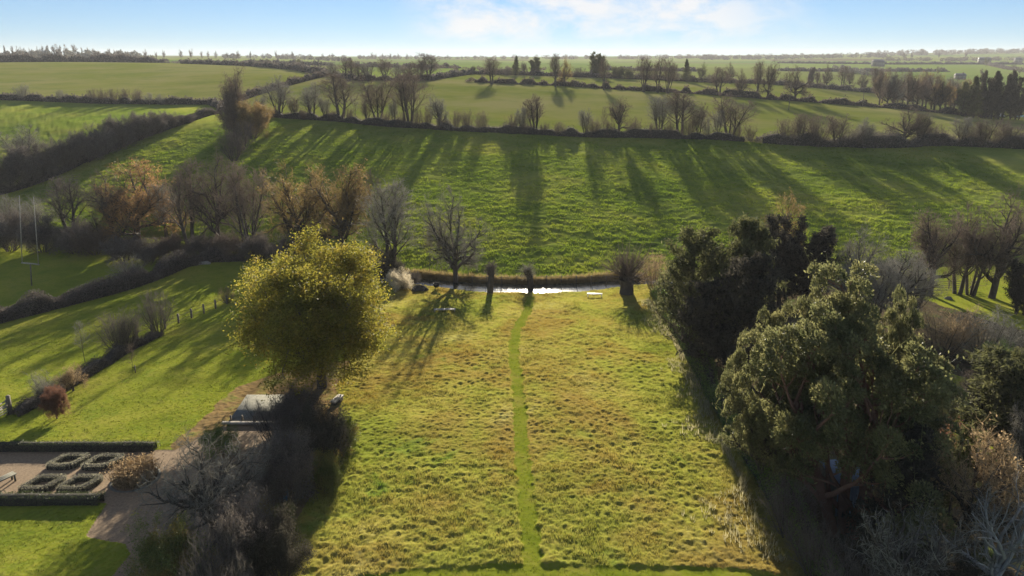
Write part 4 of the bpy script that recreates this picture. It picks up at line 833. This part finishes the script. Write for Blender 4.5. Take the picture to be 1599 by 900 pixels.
hedge('hedgerow', [(-60, 97), (0, 97.5), (150, 97), (262, 98.5)], 7, 5.5, 'twig_dark', 'dark hedge along the crest of the left crop field', 22, 1.6)
hedge('hedgerow', [(280, 99.5), (400, 104), (460, 109), (512, 118)], 4, 3.0, 'twig_dark', 'thin hedge closing the right part of the left crop field', 22, 1.2)
hedge('hedgerow', [(512, 119), (560, 126), (672, 126), (700, 121), (735, 116), (800, 117), (900, 120.5), (1000, 124), (1100, 128.5), (1260, 136), (1370, 146), (1430, 161)], 3, 2.5, 'twig_dark', 'long second hedge behind the centre field', 22, 1.0)
hedge('hedgerow', [(728, 128), (800, 131.5), (875, 134), (950, 139), (1100, 147.5), (1200, 155.5), (1300, 162.5), (1400, 170), (1480, 178), (1560, 185)], 2.2, 2.0, 'twig', 'uneven hedge behind the centre field', 36, 0.7, rough=0.8)
hedge('box_hedge', [(-40, 703), (60, 703), (160, 703), (249, 703)], 0.7, 0.75, 'leaf_box', 'long clipped box hedge along the top of the gravel garden', 700, 0.07, rough=0.04)
hedge('box_hedge', [(-40, 787), (60, 787), (163, 787)], 0.8, 0.8, 'leaf_box', 'long clipped box hedge along the bottom of the gravel garden', 700, 0.07, rough=0.04)
for (px, row, nm) in ((108, 724, 'top left'), (162, 725, 'top right'), (68, 759, 'bottom left'), (126, 759, 'bottom right')):
    p = place(px, row); a = 1.0; b = 1.15; sh = 0.28
    pts = []
    for t in np.linspace(0, 2*math.pi, 17)[:-1]:
        cx_, sy_ = math.cos(t), math.sin(t); q = 0.35
        u = math.copysign(abs(cx_)**q, cx_)*a*0.82; v = math.copysign(abs(sy_)**q, sy_)*b*0.62
        pts.append((p[0]+u+sh*v*1.0, p[1]+v, float(h(p[0]+u, p[1]+v))))
    hedge('parterre_hedge', pts, 0.5, 0.42, 'leaf_grey', 'square grey green hedge ring at the %s of the gravel garden' % nm, 900, 0.055, world=True, closed=True, rough=0.06)

# ------------------------------------------------------------------ far country: hedges, tree specks, woods
def cluster_mesh(items, cards, size, rg, flat_=0.5):
    c = []
    for (x, y, z, w, hh) in items:
        n = cards; q = norm(rg.normal(size=(n, 3)))*(0.45+0.55*rg.random((n, 1))**0.5)
        c.append(np.array([x, y, z+hh*0.55])+q*np.array([w*0.5, w*0.5, hh*0.5]))
    c = np.concatenate(c); return quads_at(c, size, rg, 0.8)
def wood(name, pts, n, hpx, wpx, leaf, label, depthspread=40, cards=110):
    rg = np.random.default_rng(hash_s(label)); its = []
    P = np.array([place(*p) for p in pts]); s = np.r_[0, np.cumsum(np.linalg.norm(np.diff(P[:, :2], axis=0), axis=1))]
    for k in range(n):
        t = rg.random()*s[-1]; x = np.interp(t, s, P[:, 0]); y = np.interp(t, s, P[:, 1])+rg.uniform(0, depthspread); sc_ = zc_of(y, 25)/F
        its.append((x, y, float(h(x, y)), wpx*sc_*rg.uniform(0.7, 1.3), hpx*sc_*rg.uniform(0.6, 1.25)))
    V, Q = cluster_mesh(its, cards, np.mean([i[4] for i in its])*0.22, rg)
    o = link(name, mesh_np(name, V, Q), M[leaf]); tag(o, label, 'woodland', kind='stuff')
    return o
wood('distant_woodland', [(-60, 92.5), (60, 92), (130, 93), (200, 94)], 70, 12, 9, 'twig_grey', 'mixed woodland along the crest at the far left', 60)
wood('distant_woodland', [(345, 92), (420, 92), (500, 95), (540, 97)], 60, 7, 8, 'twig_dark', 'dark wooded crest left of centre', 60)
wood('distant_woodland', [(500, 93), (650, 93), (800, 93), (860, 93)], 60, 5.5, 8, 'twig', 'thin line of wood on the skyline left of the sun', 120)
wood('distant_woodland', [(860, 93), (1000, 93), (1150, 92)], 60, 5.5, 9, 'twig', 'wooded skyline right of centre', 120)
wood('distant_woodland', [(1100, 94), (1200, 93.5), (1300, 92), (1400, 90)], 90, 7, 9, 'twig_dark', 'dark wood along the skyline right of centre', 120)
wood('distant_woodland', [(1400, 88), (1500, 86), (1599, 84), (1680, 83)], 90, 7, 9, 'twig_dark', 'wooded ridge on the skyline at the far right', 200)
wood('distant_woodland', [(1400, 96), (1480, 97), (1540, 96), (1620, 96)], 60, 6, 10, 'twig_dark', 'blue grey wood below the ridge at the far right', 60)
wood('distant_woodland', [(250, 99), (350, 101), (440, 103)], 40, 4, 8, 'twig_grey', 'grey scrub behind the crest of the left crop field', 60)
wood('distant_woodland', [(560, 112), (700, 110), (860, 113)], 40, 5, 8, 'twig', 'scrubby wood behind the second hedge line', 80)
wood('distant_woodland', [(1330, 112), (1350, 118), (1390, 122)], 26, 8, 9, 'twig_grey', 'small grey copse below the bright far field', 60)
for i_, pts in enumerate([[(1215, 111), (1300, 112), (1400, 112), (1480, 112)], [(1215, 99), (1300, 100), (1400, 101), (1599, 101)], [(1540, 101), (1570, 108), (1620, 116)], [(930, 110), (1010, 111), (1100, 112)], [(540, 104), (620, 106), (720, 107)], [(380, 99), (450, 101), (520, 103)]]):
    hedge('far_hedge', pts, 5, 3, 'twig_dark', ['far hedge below the bright fields on the right', 'far hedge above the bright fields on the right', 'far hedge dropping to the right edge', 'far hedge right of centre behind the second hedge line', 'far hedge left of centre behind the second hedge line', 'far hedge behind the crest of the left crop field'][i_], 12, 2.2)
specks = {}
def speck(px, row, top, w, leaf, label, grp):
    k = (leaf, int(px) % 3)
    if k not in specks:
        rg = np.random.default_rng(300+len(specks)); b = Bag(); P0, R0 = start(1, 6, (0, 4), 4, 0.35, 0.12, 0.05, 0, rg); P1, R1 = kids(P0, R0, 9, 0.35, 1, (30, 65), 0.7, one, 0.08, 0.15, 3, 0.5, 0.1, rg)
        b.add(tubes(P0, R0, 5)); b.add(tubes(P1, R1, 3)); c = P1[:, 1:].reshape(-1, 3); c = np.repeat(c, 22, 0)+rg.normal(0, 0.6, (len(c)*22, 3)); c[:, 2] = np.maximum(c[:, 2], 1.5)
        b.add(quads_at(c, 0.7, rg, 0.6)); me = b.mesh('far_tree'); me.materials.append(M[leaf]); specks[k] = me
    p = place(px, row); o = bpy.data.objects.new('far_tree', specks[k]); C.objects.link(o); s = zc_of(p[1], p[2])/F
    o.location = p; H = topz(p[1], top)-p[2]; o.scale = (w*s/8, w*s/8, H/9.5); o.rotation_euler = (0, 0, px)
    tag(o, label, 'tree', grp)
rg = np.random.default_rng(77)
for px, top, w in [(10, 72, 5), (22, 73, 6), (30, 73, 5), (38, 74, 8), (50, 76, 7), (60, 74, 5), (68, 72, 8), (76, 72, 8), (86, 70, 9), (95, 70, 9), (105, 71, 9), (118, 71, 10), (130, 75, 4), (140, 75, 7), (150, 77, 10), (172, 77, 7), (182, 78, 7)]:
    speck(px, 92, top, w, 'twig', 'tree standing in the row along the skyline at the far left', 'skyline trees at the far left')
for px, top, w in [(228, 78, 6), (245, 81, 4), (257, 79, 5), (284, 78, 6), (299, 77, 7), (316, 81, 5), (326, 80, 4), (338, 80, 5)]:
    speck(px, 93.5, top, w, 'twig', 'lone tree on the bare skyline left of the dark wooded crest', 'lone trees on the left skyline')
for px, top, w in [(356, 81, 5), (373, 80, 5), (392, 79, 4), (432, 79, 4), (458, 79, 5), (505, 84, 4), (520, 84, 5), (582, 82, 5), (588, 84, 4), (598, 84, 4), (610, 84, 5), (622, 84, 4), (636, 84, 4), (700, 86, 4), (722, 87, 4), (742, 87, 4)]:
    speck(px, 94, top, w, 'twig_dark', 'tiny tree on the skyline left of centre', 'skyline trees left of centre')
for px, top, w in [(1165, 87, 4), (1199, 86, 4), (1230, 86, 4), (1300, 87, 4), (1344, 83, 4), (1378, 84, 4), (1412, 82, 9), (1424, 82, 5), (1466, 81, 4), (1508, 80, 5)]:
    speck(px, 93, top, w, 'twig_dark', 'tiny tree on the skyline right of centre', 'skyline trees right of centre')
for px, row, top, w, l in [(404, 104, 96, 8, 'dark clump tree behind the crest hedge of the left crop field'), (420, 104, 92, 10, 'green round tree behind the crest hedge of the left crop field'), (467, 106, 91, 9, 'upright tree in the pale field behind the left crop field'),
                       (1540, 104, 90, 9, 'round tree standing beside the far farmhouse'), (1582, 110, 101, 8, 'small tree by the far hedge at the right edge'), (1592, 117, 106, 10, 'larger tree by the far hedge at the right edge'), (1465, 118, 104, 9, 'dark conifer rising from the far brown wood'), (1534, 122, 108, 12, 'round pale tree behind the conifer clump')]:
    speck(px, row, top, w, 'needle', l, None)

# ------------------------------------------------------------------ built things
def gable_house(px, row, w, d, hh, rz, wallm, roofm, label, name='farmhouse'):
    p = place(px, row); o = thing(name, label, 'building', tuple(p), rz)
    MB().box((0, 0, hh/2-0.3), (w, d, hh+0.6)).build('wall', M[wallm], o)
    e = 0.4; rh = d*0.45; V = np.array([(-w/2-e, -d/2-e, hh), (w/2+e, -d/2-e, hh), (w/2+e, d/2+e, hh), (-w/2-e, d/2+e, hh), (-w/2-e, 0, hh+rh), (w/2+e, 0, hh+rh)])
    me = mesh_np('roof', V, [(0, 1, 5, 4), (3, 4, 5, 2), (0, 3, 2, 1)], [(0, 4, 3), (1, 2, 5)]); r = link('roof', me, M[roofm], o)
    MB().box((w*0.3, 0, hh+rh), (0.9, 0.7, 1.8)).build('chimney', M['brick'], r)
    for k in range(max(2, int(w/3.5))):
        x = -w/2+(k+0.5)*w/max(2, int(w/3.5))
        f = MB().box((x, -d/2-0.02, hh*0.55), (1.2, 0.10, 1.3)).build('window', M['white'], o)
        MB().box((x, -d/2-0.055, hh*0.55), (1.0, 0.06, 1.1)).build('pane', M['glass'], f)
    return o
gable_house(1371, 104, 16, 9, 6, 0.3, 'stone', 'slate', 'grey roofed farm building far off on the right hillside')
gable_house(1537, 99, 18, 10, 6, -0.2, 'stone', 'slate', 'slate roofed farmhouse under the ridge at the far right')
gable_house(1590, 98, 12, 8, 6, 0.2, 'stone', 'slate', 'tiny pale cottage under the ridge at the right edge', 'cottage')
gable_house(1499, 124, 9, 5, 3.5, 0.1, 'stone', 'slate', 'low pale cottage half hidden behind the brown wood', 'cottage')
def post_fence():
    A = [(215, 533), (240, 523), (262, 513), (285, 504), (310, 494), (335, 484), (355, 476)]
    P = np.array([place(*p) for p in A]); s = np.r_[0, np.cumsum(np.linalg.norm(np.diff(P[:, :2], axis=0), axis=1))]; n = int(s[-1]/1.9)
    o = thing('post_fence', 'timber post and wire fence climbing beside the vase shaped bush', 'fence', tuple(P[0])); q = []
    for t in np.linspace(0, s[-1], n+1):
        x, y = np.interp(t, s, P[:, 0]), np.interp(t, s, P[:, 1]); z = float(h(x, y)); q.append((x, y, z))
        MB().box((x-P[0, 0], y-P[0, 1], z-P[0, 2]+0.5), (0.17, 0.17, 1.45)).build('post', M['timber'], o)
    for hz in (0.45, 0.95):
        MB().tube([(a-P[0, 0], b-P[0, 1], c-P[0, 2]+hz) for a, b, c in q], 0.022, 4).build('rail', M['timber'], o)
post_fence()
def rail_fence(name, A, label, hh=1.1, rails=(0.35, 0.7, 1.0), gap=2.0, mat='timber', r=0.04):
    P = np.array([place(*p) for p in A]); s = np.r_[0, np.cumsum(np.linalg.norm(np.diff(P[:, :2], axis=0), axis=1))]; n = max(2, int(s[-1]/gap))
    o = thing(name, label, 'fence', tuple(P[0])); q = []
    for t in np.linspace(0, s[-1], n+1):
        x, y = np.interp(t, s, P[:, 0]), np.interp(t, s, P[:, 1]); z = float(hbase(x, y)); q.append((x-P[0, 0], y-P[0, 1], z-P[0, 2]))
        MB().box((q[-1][0], q[-1][1], q[-1][2]+hh/2-0.1), (0.11, 0.11, hh+0.2)).build('post', M[mat], o)
    for hz in rails: MB().tube([(a, b-0.09, c+hz) for a, b, c in q], r, 4).build('rail', M[mat], o)
rail_fence('stream_fence', [(715, 440), (760, 442), (820, 441), (880, 440), (935, 441), (985, 442), (1040, 441)], 'low stock fence on the far bank behind the stream', 0.95, (0.4, 0.8), 2.0, 'timber', 0.02)
rail_fence('paddock_fence', [(1410, 452), (1450, 451), (1485, 452), (1520, 453)], 'grey rail fence under the bare trees at the right', 1.2, (0.3, 0.6, 0.9, 1.15), 2.6, 'timber')
def gate(px, row, px2, row2, label):
    a, b = place(px, row), place(px2, row2); L_ = np.hypot(*(b-a)[:2]); rz = math.atan2(b[1]-a[1], b[0]-a[0]); o = thing('field_gate', label, 'gate', tuple(a), rz)
    for x in (0, L_): MB().box((x, 0, 0.65), (0.22, 0.22, 1.7)).build('gate_post', M['timber'], o)
    lf = MB()
    for z in (0.25, 0.45, 0.65, 0.88, 1.15): lf.box((L_/2, 0, z), (L_-0.35, 0.05, 0.09))
    lf.box((0.2, 0.051, 0.7), (0.09, 0.05, 1.1)); lf.box((L_-0.2, 0.051, 0.7), (0.09, 0.05, 1.1)); lf.build('gate_leaf', M['timber_pale'], o)
    MB().box((L_/2, 0.052, 0.7), (L_*0.98, 0.05, 0.08)).build('brace', M['timber_pale'], o)
gate(-22, 668, 18, 648, 'five bar timber gate at the left edge of the lawn')
# goal posts
p = place(50, 447); o = thing('goal_posts', 'tall white goal posts with a single stem on the sports field', 'goal posts', tuple(p), R(0)); o.rotation_euler = (0, R(6), 0); s = zc_of(p[1], p[2])/F
cb = (447-412)*s/math.cos(R(18)); tp = topz(p[1], 306)-p[2]; hw = 12.5*s
MB().tube([(0, 0, -0.3), (0, 0, cb)], 0.09, 8).build('stem', M['timber'], o)
MB().box((0, 0, cb), (hw*2+0.2, 0.14, 0.14), 0).build('crossbar', M['timber_pale'], o)
for x in (-hw, hw): MB().tube([(x, 0, cb+0.072), (x*0.85, 0, tp)], [0.06, 0.04], 8).build('upright', M['timber_pale'], o)
# benches
def bench(px, row, L_, rz, mat, label, back=False, w=0.42, hgt=0.45):
    p = place(px, row); o = thing('bench', label, 'bench', (p[0], p[1], p[2]), rz)
    st = MB()
    for k in range(3): st.box((0, (k-1)*w/3, hgt), (L_, w/3-0.02, 0.06))
    st.build('seat', M[mat], o)
    for sx in (-1, 1):
        for sy in (-1, 1): MB().box((sx*(L_/2-0.12), sy*w*0.35, hgt/2-0.08), (0.09, 0.09, hgt+0.09)).build('leg', M[mat], o)
    if back:
        b = MB()
        for k in range(3): b.box((0, w/2+0.02, hgt+0.18+k*0.14), (L_, 0.04, 0.10))
        b.build('backrest', M[mat], o)
        for sx in (-1, 1): MB().box((sx*(L_/2-0.1), w/2+0.065, hgt+0.22), (0.08, 0.045, 0.6)).build('back_post', M[mat], o)
    return o
bench(929, 464, 2.0, R(-3), 'white', 'pale white bench beside the stream on the meadow', w=0.45, hgt=0.45)
bench(695, 488, 2.6, R(4), 'timber_pale', 'grey timber plank bench in the tree shadow on the meadow', w=0.5, hgt=0.4)
bench(4, 758, 1.6, R(62), 'stone', 'pale stone coloured bench at the left edge of the gravel garden', w=0.55, hgt=0.45)
bench(587, 432, 1.8, R(5), 'white', 'small white bench half hidden behind the ivy mound', w=0.6, hgt=0.4)
p = place(527, 630); o = thing('bench_box', 'squared pale timber block seat at the left edge of the meadow', 'bench', tuple(p), R(72))
MB().box((0, 0, 0.42), (1.35, 0.52, 0.12)).build('seat', M['timber_pale'], o, bevel=0.015); MB().box((0, 0, 0.16), (1.2, 0.42, 0.398)).build('base', M['core'], o)
# dark objects near the stream
def dome(name, px, row, w, d, hh, mat, label, cat):
    p = place(px, row); rg = np.random.default_rng(int(px)); n, m = 20, 9; V = []
    for j in range(m+1):
        f = j/m*math.pi/2
        for i in range(n):
            a = i/n*2*math.pi; k = 1+0.14*math.sin(3*a+px)+0.07*math.sin(7*a+j); V.append((math.cos(a)*math.cos(f)*w/2*k, math.sin(a)*math.cos(f)*d/2*k, math.sin(f)*hh*(1+0.1*math.sin(5*a))-0.1))
    Q = [(j*n+i, j*n+(i+1) % n, (j+1)*n+(i+1) % n, (j+1)*n+i) for j in range(m) for i in range(n)]
    o = thing(name, label, cat, tuple(p)); link('body', mesh_np('body', np.array(V), Q, smooth=True), M[mat], o); return o
o = dome('fire_pit', 655, 455, 2.4, 1.8, 0.9, 'core', 'blackened bonfire heap beside the pale dry bush', 'bonfire')
rg = np.random.default_rng(3); b = Bag(); P, Rr = start(26, 1.3, (20, 80), 3, 0.05, 0.02, 0.1, 0, rg, 0.5); b.add(tubes(P, Rr, 4)); link('branches', b.mesh('branches'), M['bark_pale'], o)
p = place(682, 453); o = thing('brazier', 'small dark round brazier on legs near the stream', 'brazier', tuple(p))
V = []; n = 16
for r_, z in ((0.12, 0.35), (0.34, 0.5), (0.42, 0.75), (0.44, 0.95), (0.38, 0.95), (0.3, 0.6), (0.02, 0.5)): V += [(r_*math.cos(i*2*math.pi/n), r_*math.sin(i*2*math.pi/n), z) for i in range(n)]
link('bowl', mesh_np('bowl', np.array(V), [(j*n+i, j*n+(i+1) % n, (j+1)*n+(i+1) % n, (j+1)*n+i) for j in range(6) for i in range(n)], smooth=True), M['rubber'], o)
for k in range(3): MB().tube([(0.36*math.cos(k*2.09), 0.36*math.sin(k*2.09), -0.08), (0.2*math.cos(k*2.09), 0.2*math.sin(k*2.09), 0.46)], 0.025, 6).build('leg', M['rubber'], o)
# raised terrace
P = [place(*q) for q in ((358, 663), (387, 627), (446, 627), (452, 663))]; c = sum(P)/4; zt = c[2]+0.45
o = thing('stone_terrace', 'raised pale stone terrace with a whitish edge beam beside the dark shrubs', 'terrace', tuple(c))
V = [(q[0]-c[0], q[1]-c[1], 0.45) for q in P]+[(q[0]-c[0], q[1]-c[1], -1.0) for q in P]
link('slab', mesh_np('slab', np.array(V), [(0, 3, 2, 1), (0, 4, 7, 3), (1, 5, 4, 0), (2, 6, 5, 1), (3, 7, 6, 2)]), M['stone'], o)
a_, b_ = np.array(V[0]), np.array(V[3]); m_ = (a_+b_)/2; L_ = np.linalg.norm(b_-a_)
MB().box((m_[0]-0.1, m_[1]-0.16, 0.40), (L_+0.7, 0.26, 0.16), math.atan2(b_[1]-a_[1], b_[0]-a_[0])).build('edge_beam', M['timber_pale'], o, bevel=0.02)
for t in (0.03, 0.22, 0.42): q = a_+(b_-a_)*t; MB().box((q[0], q[1]+0.12, 0.66), (0.11, 0.11, 0.42)).build('post', M['timber'], o)
# shrub bed
p = place(212, 750); o = thing('round_bed', 'round stone edged bed full of brown dead stems beside the gravel drive', 'flower bed', tuple(p))
n = 30; V = []
for r_, z in ((1.5, -0.1), (1.5, 0.12), (1.32, 0.12), (1.32, 0.02)): V += [(r_*math.cos(i*2*math.pi/n), r_*math.sin(i*2*math.pi/n), z) for i in range(n)]
link('kerb', mesh_np('kerb', np.array(V), [(j*n+i, j*n+(i+1) % n, (j+1)*n+(i+1) % n, (j+1)*n+i) for j in range(3) for i in range(n)]), M['stone'], o)
rg = np.random.default_rng(8); b = Bag(); P, Rr = start(420, 1.25, (0, 40), 4, 0.014, 0.006, 0.06, 0.0, rg, 0.0)
rad = 1.2*np.sqrt(rg.random(420)); az = rg.random(420)*6.28; P[:, :, 0] += (rad*np.cos(az))[:, None]; P[:, :, 1] += (rad*np.sin(az))[:, None]; P[:, :, 2] += 0.2
b.add(tubes(P, Rr*1.6, 3)); c = np.repeat(P[:, 2:].reshape(-1, 3), 5, 0); b.add(quads_at(c+rg.normal(0, 0.08, c.shape), 0.11, rg, 0.5)); link('dead_stems', b.mesh('dead_stems'), M['leaf_brown'] if False else M['twig_tan'], o)
V = [(0, 0, 0.05)]+[(1.33*math.cos(i*2*math.pi/n), 1.33*math.sin(i*2*math.pi/n), 0.05) for i in range(n)]
link('soil', mesh_np('soil', np.array(V), None, [(0, 1+i, 1+(i+1) % n) for i in range(n)]), M['wood_floor'], o)
# water butt and tub
p = place(444, 782); o = thing('water_butt', 'pale blue water butt among the dark shrubs left of the meadow', 'barrel', (p[0], p[1], p[2]))
MB().tube([(0, 0, -0.05), (0, 0, 0.3), (0, 0, 0.6), (0, 0, 0.88)], [0.24, 0.29, 0.29, 0.26], 16).build('body', M['blue'], o, True); MB().tube([(0, 0, 0.881), (0, 0, 0.94)], [0.28, 0.27], 16).build('lid', M['white'], o)
# blue wall behind the forked trunks
p = place(1328, 806); o = thing('garden_shed', 'blue boarded garden shed behind the forked reddish trunks', 'shed', tuple(p), R(4))
w = MB()
for k in range(9): w.box((-0.85+k*0.21, 0, 1.05), (0.2, 0.05, 2.3))
w.build('wall', M['bluewall'], o); MB().box((0, 1.0, 1.0), (1.75, 1.9, 2.15)).build('shed_body', M['timber'], o)
MB().box((0, 0.95, 2.28), (2.1, 2.3, 0.09), 0, R(6)).build('roof', M['bluewall'], o)
p = place(1294, 776); o = thing('lantern_post', 'small white box on a post left of the blue shed', 'post', tuple(p)); MB().box((0, 0, 0.6), (0.08, 0.08, 1.4)).build('post', M['timber'], o); MB().box((0, 0, 1.42), (0.3, 0.25, 0.22)).build('box', M['white'], o, bevel=0.02)
p = place(208, 583); o = thing('tree_stake', 'short timber stake holding the tiny lawn sapling', 'stake', (p[0]+0.25, p[1], p[2])); MB().box((0, 0, 0.35), (0.07, 0.07, 0.9)).build('stake', M['timber'], o); MB().box((-0.12, 0, 0.6), (0.3, 0.03, 0.05)).build('tie', M['rubber'], o)
for (px, row, lab) in ((1032, 468, 'thin white marker pole at the top right corner of the meadow'),):
    p = place(px-2, row+18); o = thing('marker_pole', lab, 'pole', tuple(p)); MB().tube([(0, 0, -0.2), (0, 0, 2.9)], 0.04, 8).build('pole', M['timber_pale'], o); MB().tube([(0, 0, 2.901), (0, 0, 3.0)], [0.05, 0.03], 8).build('cap', M['white'], o)
p = place(1482, 470); o = dome('garden_stone', 1482, 468, 1.1, 0.8, 0.5, 'stone', 'pale boulder on the grass below the rail fence', 'boulder')
p = place(276, 413); o = thing('garden_chest', 'pale blue grey storage box at the dark edge of the tree belt', 'storage box', tuple(p), 0.1); MB().box((0, 0, 0.4), (1.1, 0.7, 0.9)).build('body', M['blue'], o, bevel=0.03); MB().box((0, 0, 0.89), (1.2, 0.8, 0.07)).build('lid', M['white'], o)
p = place(312, 414); o = thing('log_pile', 'stack of long pale logs at the foot of the tree belt', 'logs', tuple(p), 0.12)
for k in range(5): MB().tube([(-1.7+0.2*k, 0.28*(k % 3), 0.12+0.24*(k//3)), (1.6-0.1*k, 0.28*(k % 3)+0.1, 0.13+0.24*(k//3))], 0.13, 8).build('log', M['timber_pale'], o)
# utility poles
for (px, row, top, lab) in ((1232, 172, 128, 'thin dark utility pole in front of the last tree of the centre field hedge'), (1347, 168, 143, 'thin utility pole standing in the field left of the brown wood')):
    p = place(px, row); H = topz(p[1], top)-p[2]; o = thing('utility_pole', lab, 'pole', tuple(p)); MB().tube([(0, 0, -0.3), (0, 0, H)], [0.14, 0.1], 7).build('pole', M['timber'], o); MB().box((0, 0, H-0.4), (1.5, 0.1, 0.12)).build('crossarm', M['timber'], o)
# cars
def car(px, row, rz, paint, label):
    p = place(px, row); o = thing('parked_car', label, 'car', tuple(p), rz)
    prof = [(-2.15, 0.35), (-2.2, 0.75), (-1.9, 0.95), (-1.5, 1.02), (-1.0, 1.42), (0.45, 1.46), (1.2, 1.0), (2.0, 0.85), (2.2, 0.6), (2.15, 0.35)]
    n = len(prof); V = [(x, -0.85 if z < 1.1 else -0.68, z) for x, z in prof]+[(x, 0.85 if z < 1.1 else 0.68, z) for x, z in prof]
    Q = [(i, (i+1) % n, n+(i+1) % n, n+i) for i in range(n)]
    T_ = [(0, i+1, i) for i in range(1, n-1)]+[(n, n+i, n+i+1) for i in range(1, n-1)]
    link('body', mesh_np('body', np.array(V), Q, T_), M[paint], o)
    for sy in (-1, 1):
        Vg = np.array([(-1.3, 0.82*sy, 1.04), (1.0, 0.82*sy, 1.04), (0.4, 0.70*sy, 1.36), (-0.95, 0.70*sy, 1.36)]); Vg[:, 1] += 0.03*sy
        link('side_window', mesh_np('side_window', Vg, [(0, 1, 2, 3)]), M['glass'], o)
    link('windscreen', mesh_np('windscreen', np.array([(1.2, -0.72, 1.03), (1.2, 0.72, 1.03), (0.52, 0.62, 1.45), (0.52, -0.62, 1.45)])+np.array([0.03, 0, 0.02]), [(0, 1, 2, 3)]), M['glass'], o)
    for x in (-1.35, 1.35):
        for sy in (-0.82, 0.82):
            wv = MB().tube([(x, sy-0.1, 0.32), (x, sy+0.1, 0.32)], 0.32, 14).build('wheel', M['rubber'], o); MB().tube([(x, sy-0.115, 0.32), (x, sy+0.115, 0.32)], 0.18, 10).build('rim', M['white'], wv)
car(1562, 183, R(80), 'carwhite', 'small white parked car seen end on below the conifer clump')
car(1592, 184, R(12), 'carteal', 'pale green parked car at the right edge below the conifer clump')

# ------------------------------------------------------------------ haze
if HAZE > 0:
    m, N, L = newmat('haze_air'); out = N.new('ShaderNodeOutputMaterial'); pv = N.new('ShaderNodeVolumePrincipled'); L.new(pv.outputs[0], out.inputs['Volume'])
    pv.inputs['Density'].default_value = HAZE; pv.inputs['Color'].default_value = (0.93, 0.94, 0.97, 1); pv.inputs['Anisotropy'].default_value = 0.1
    zmin = float(Zv.min())-1; zmax = float(Zv.max())+22
    print('haze z', zmin, zmax)
    o = MB().box((0, 2545, (zmin+zmax)/2), (35000, 5130, zmax-zmin)).build('haze', m); tag(o, 'thin pale haze in the air over the fields', 'haze', kind='stuff')
print('verts', sum(len(me.vertices) for me in bpy.data.meshes), 'objects', len(bpy.data.objects))
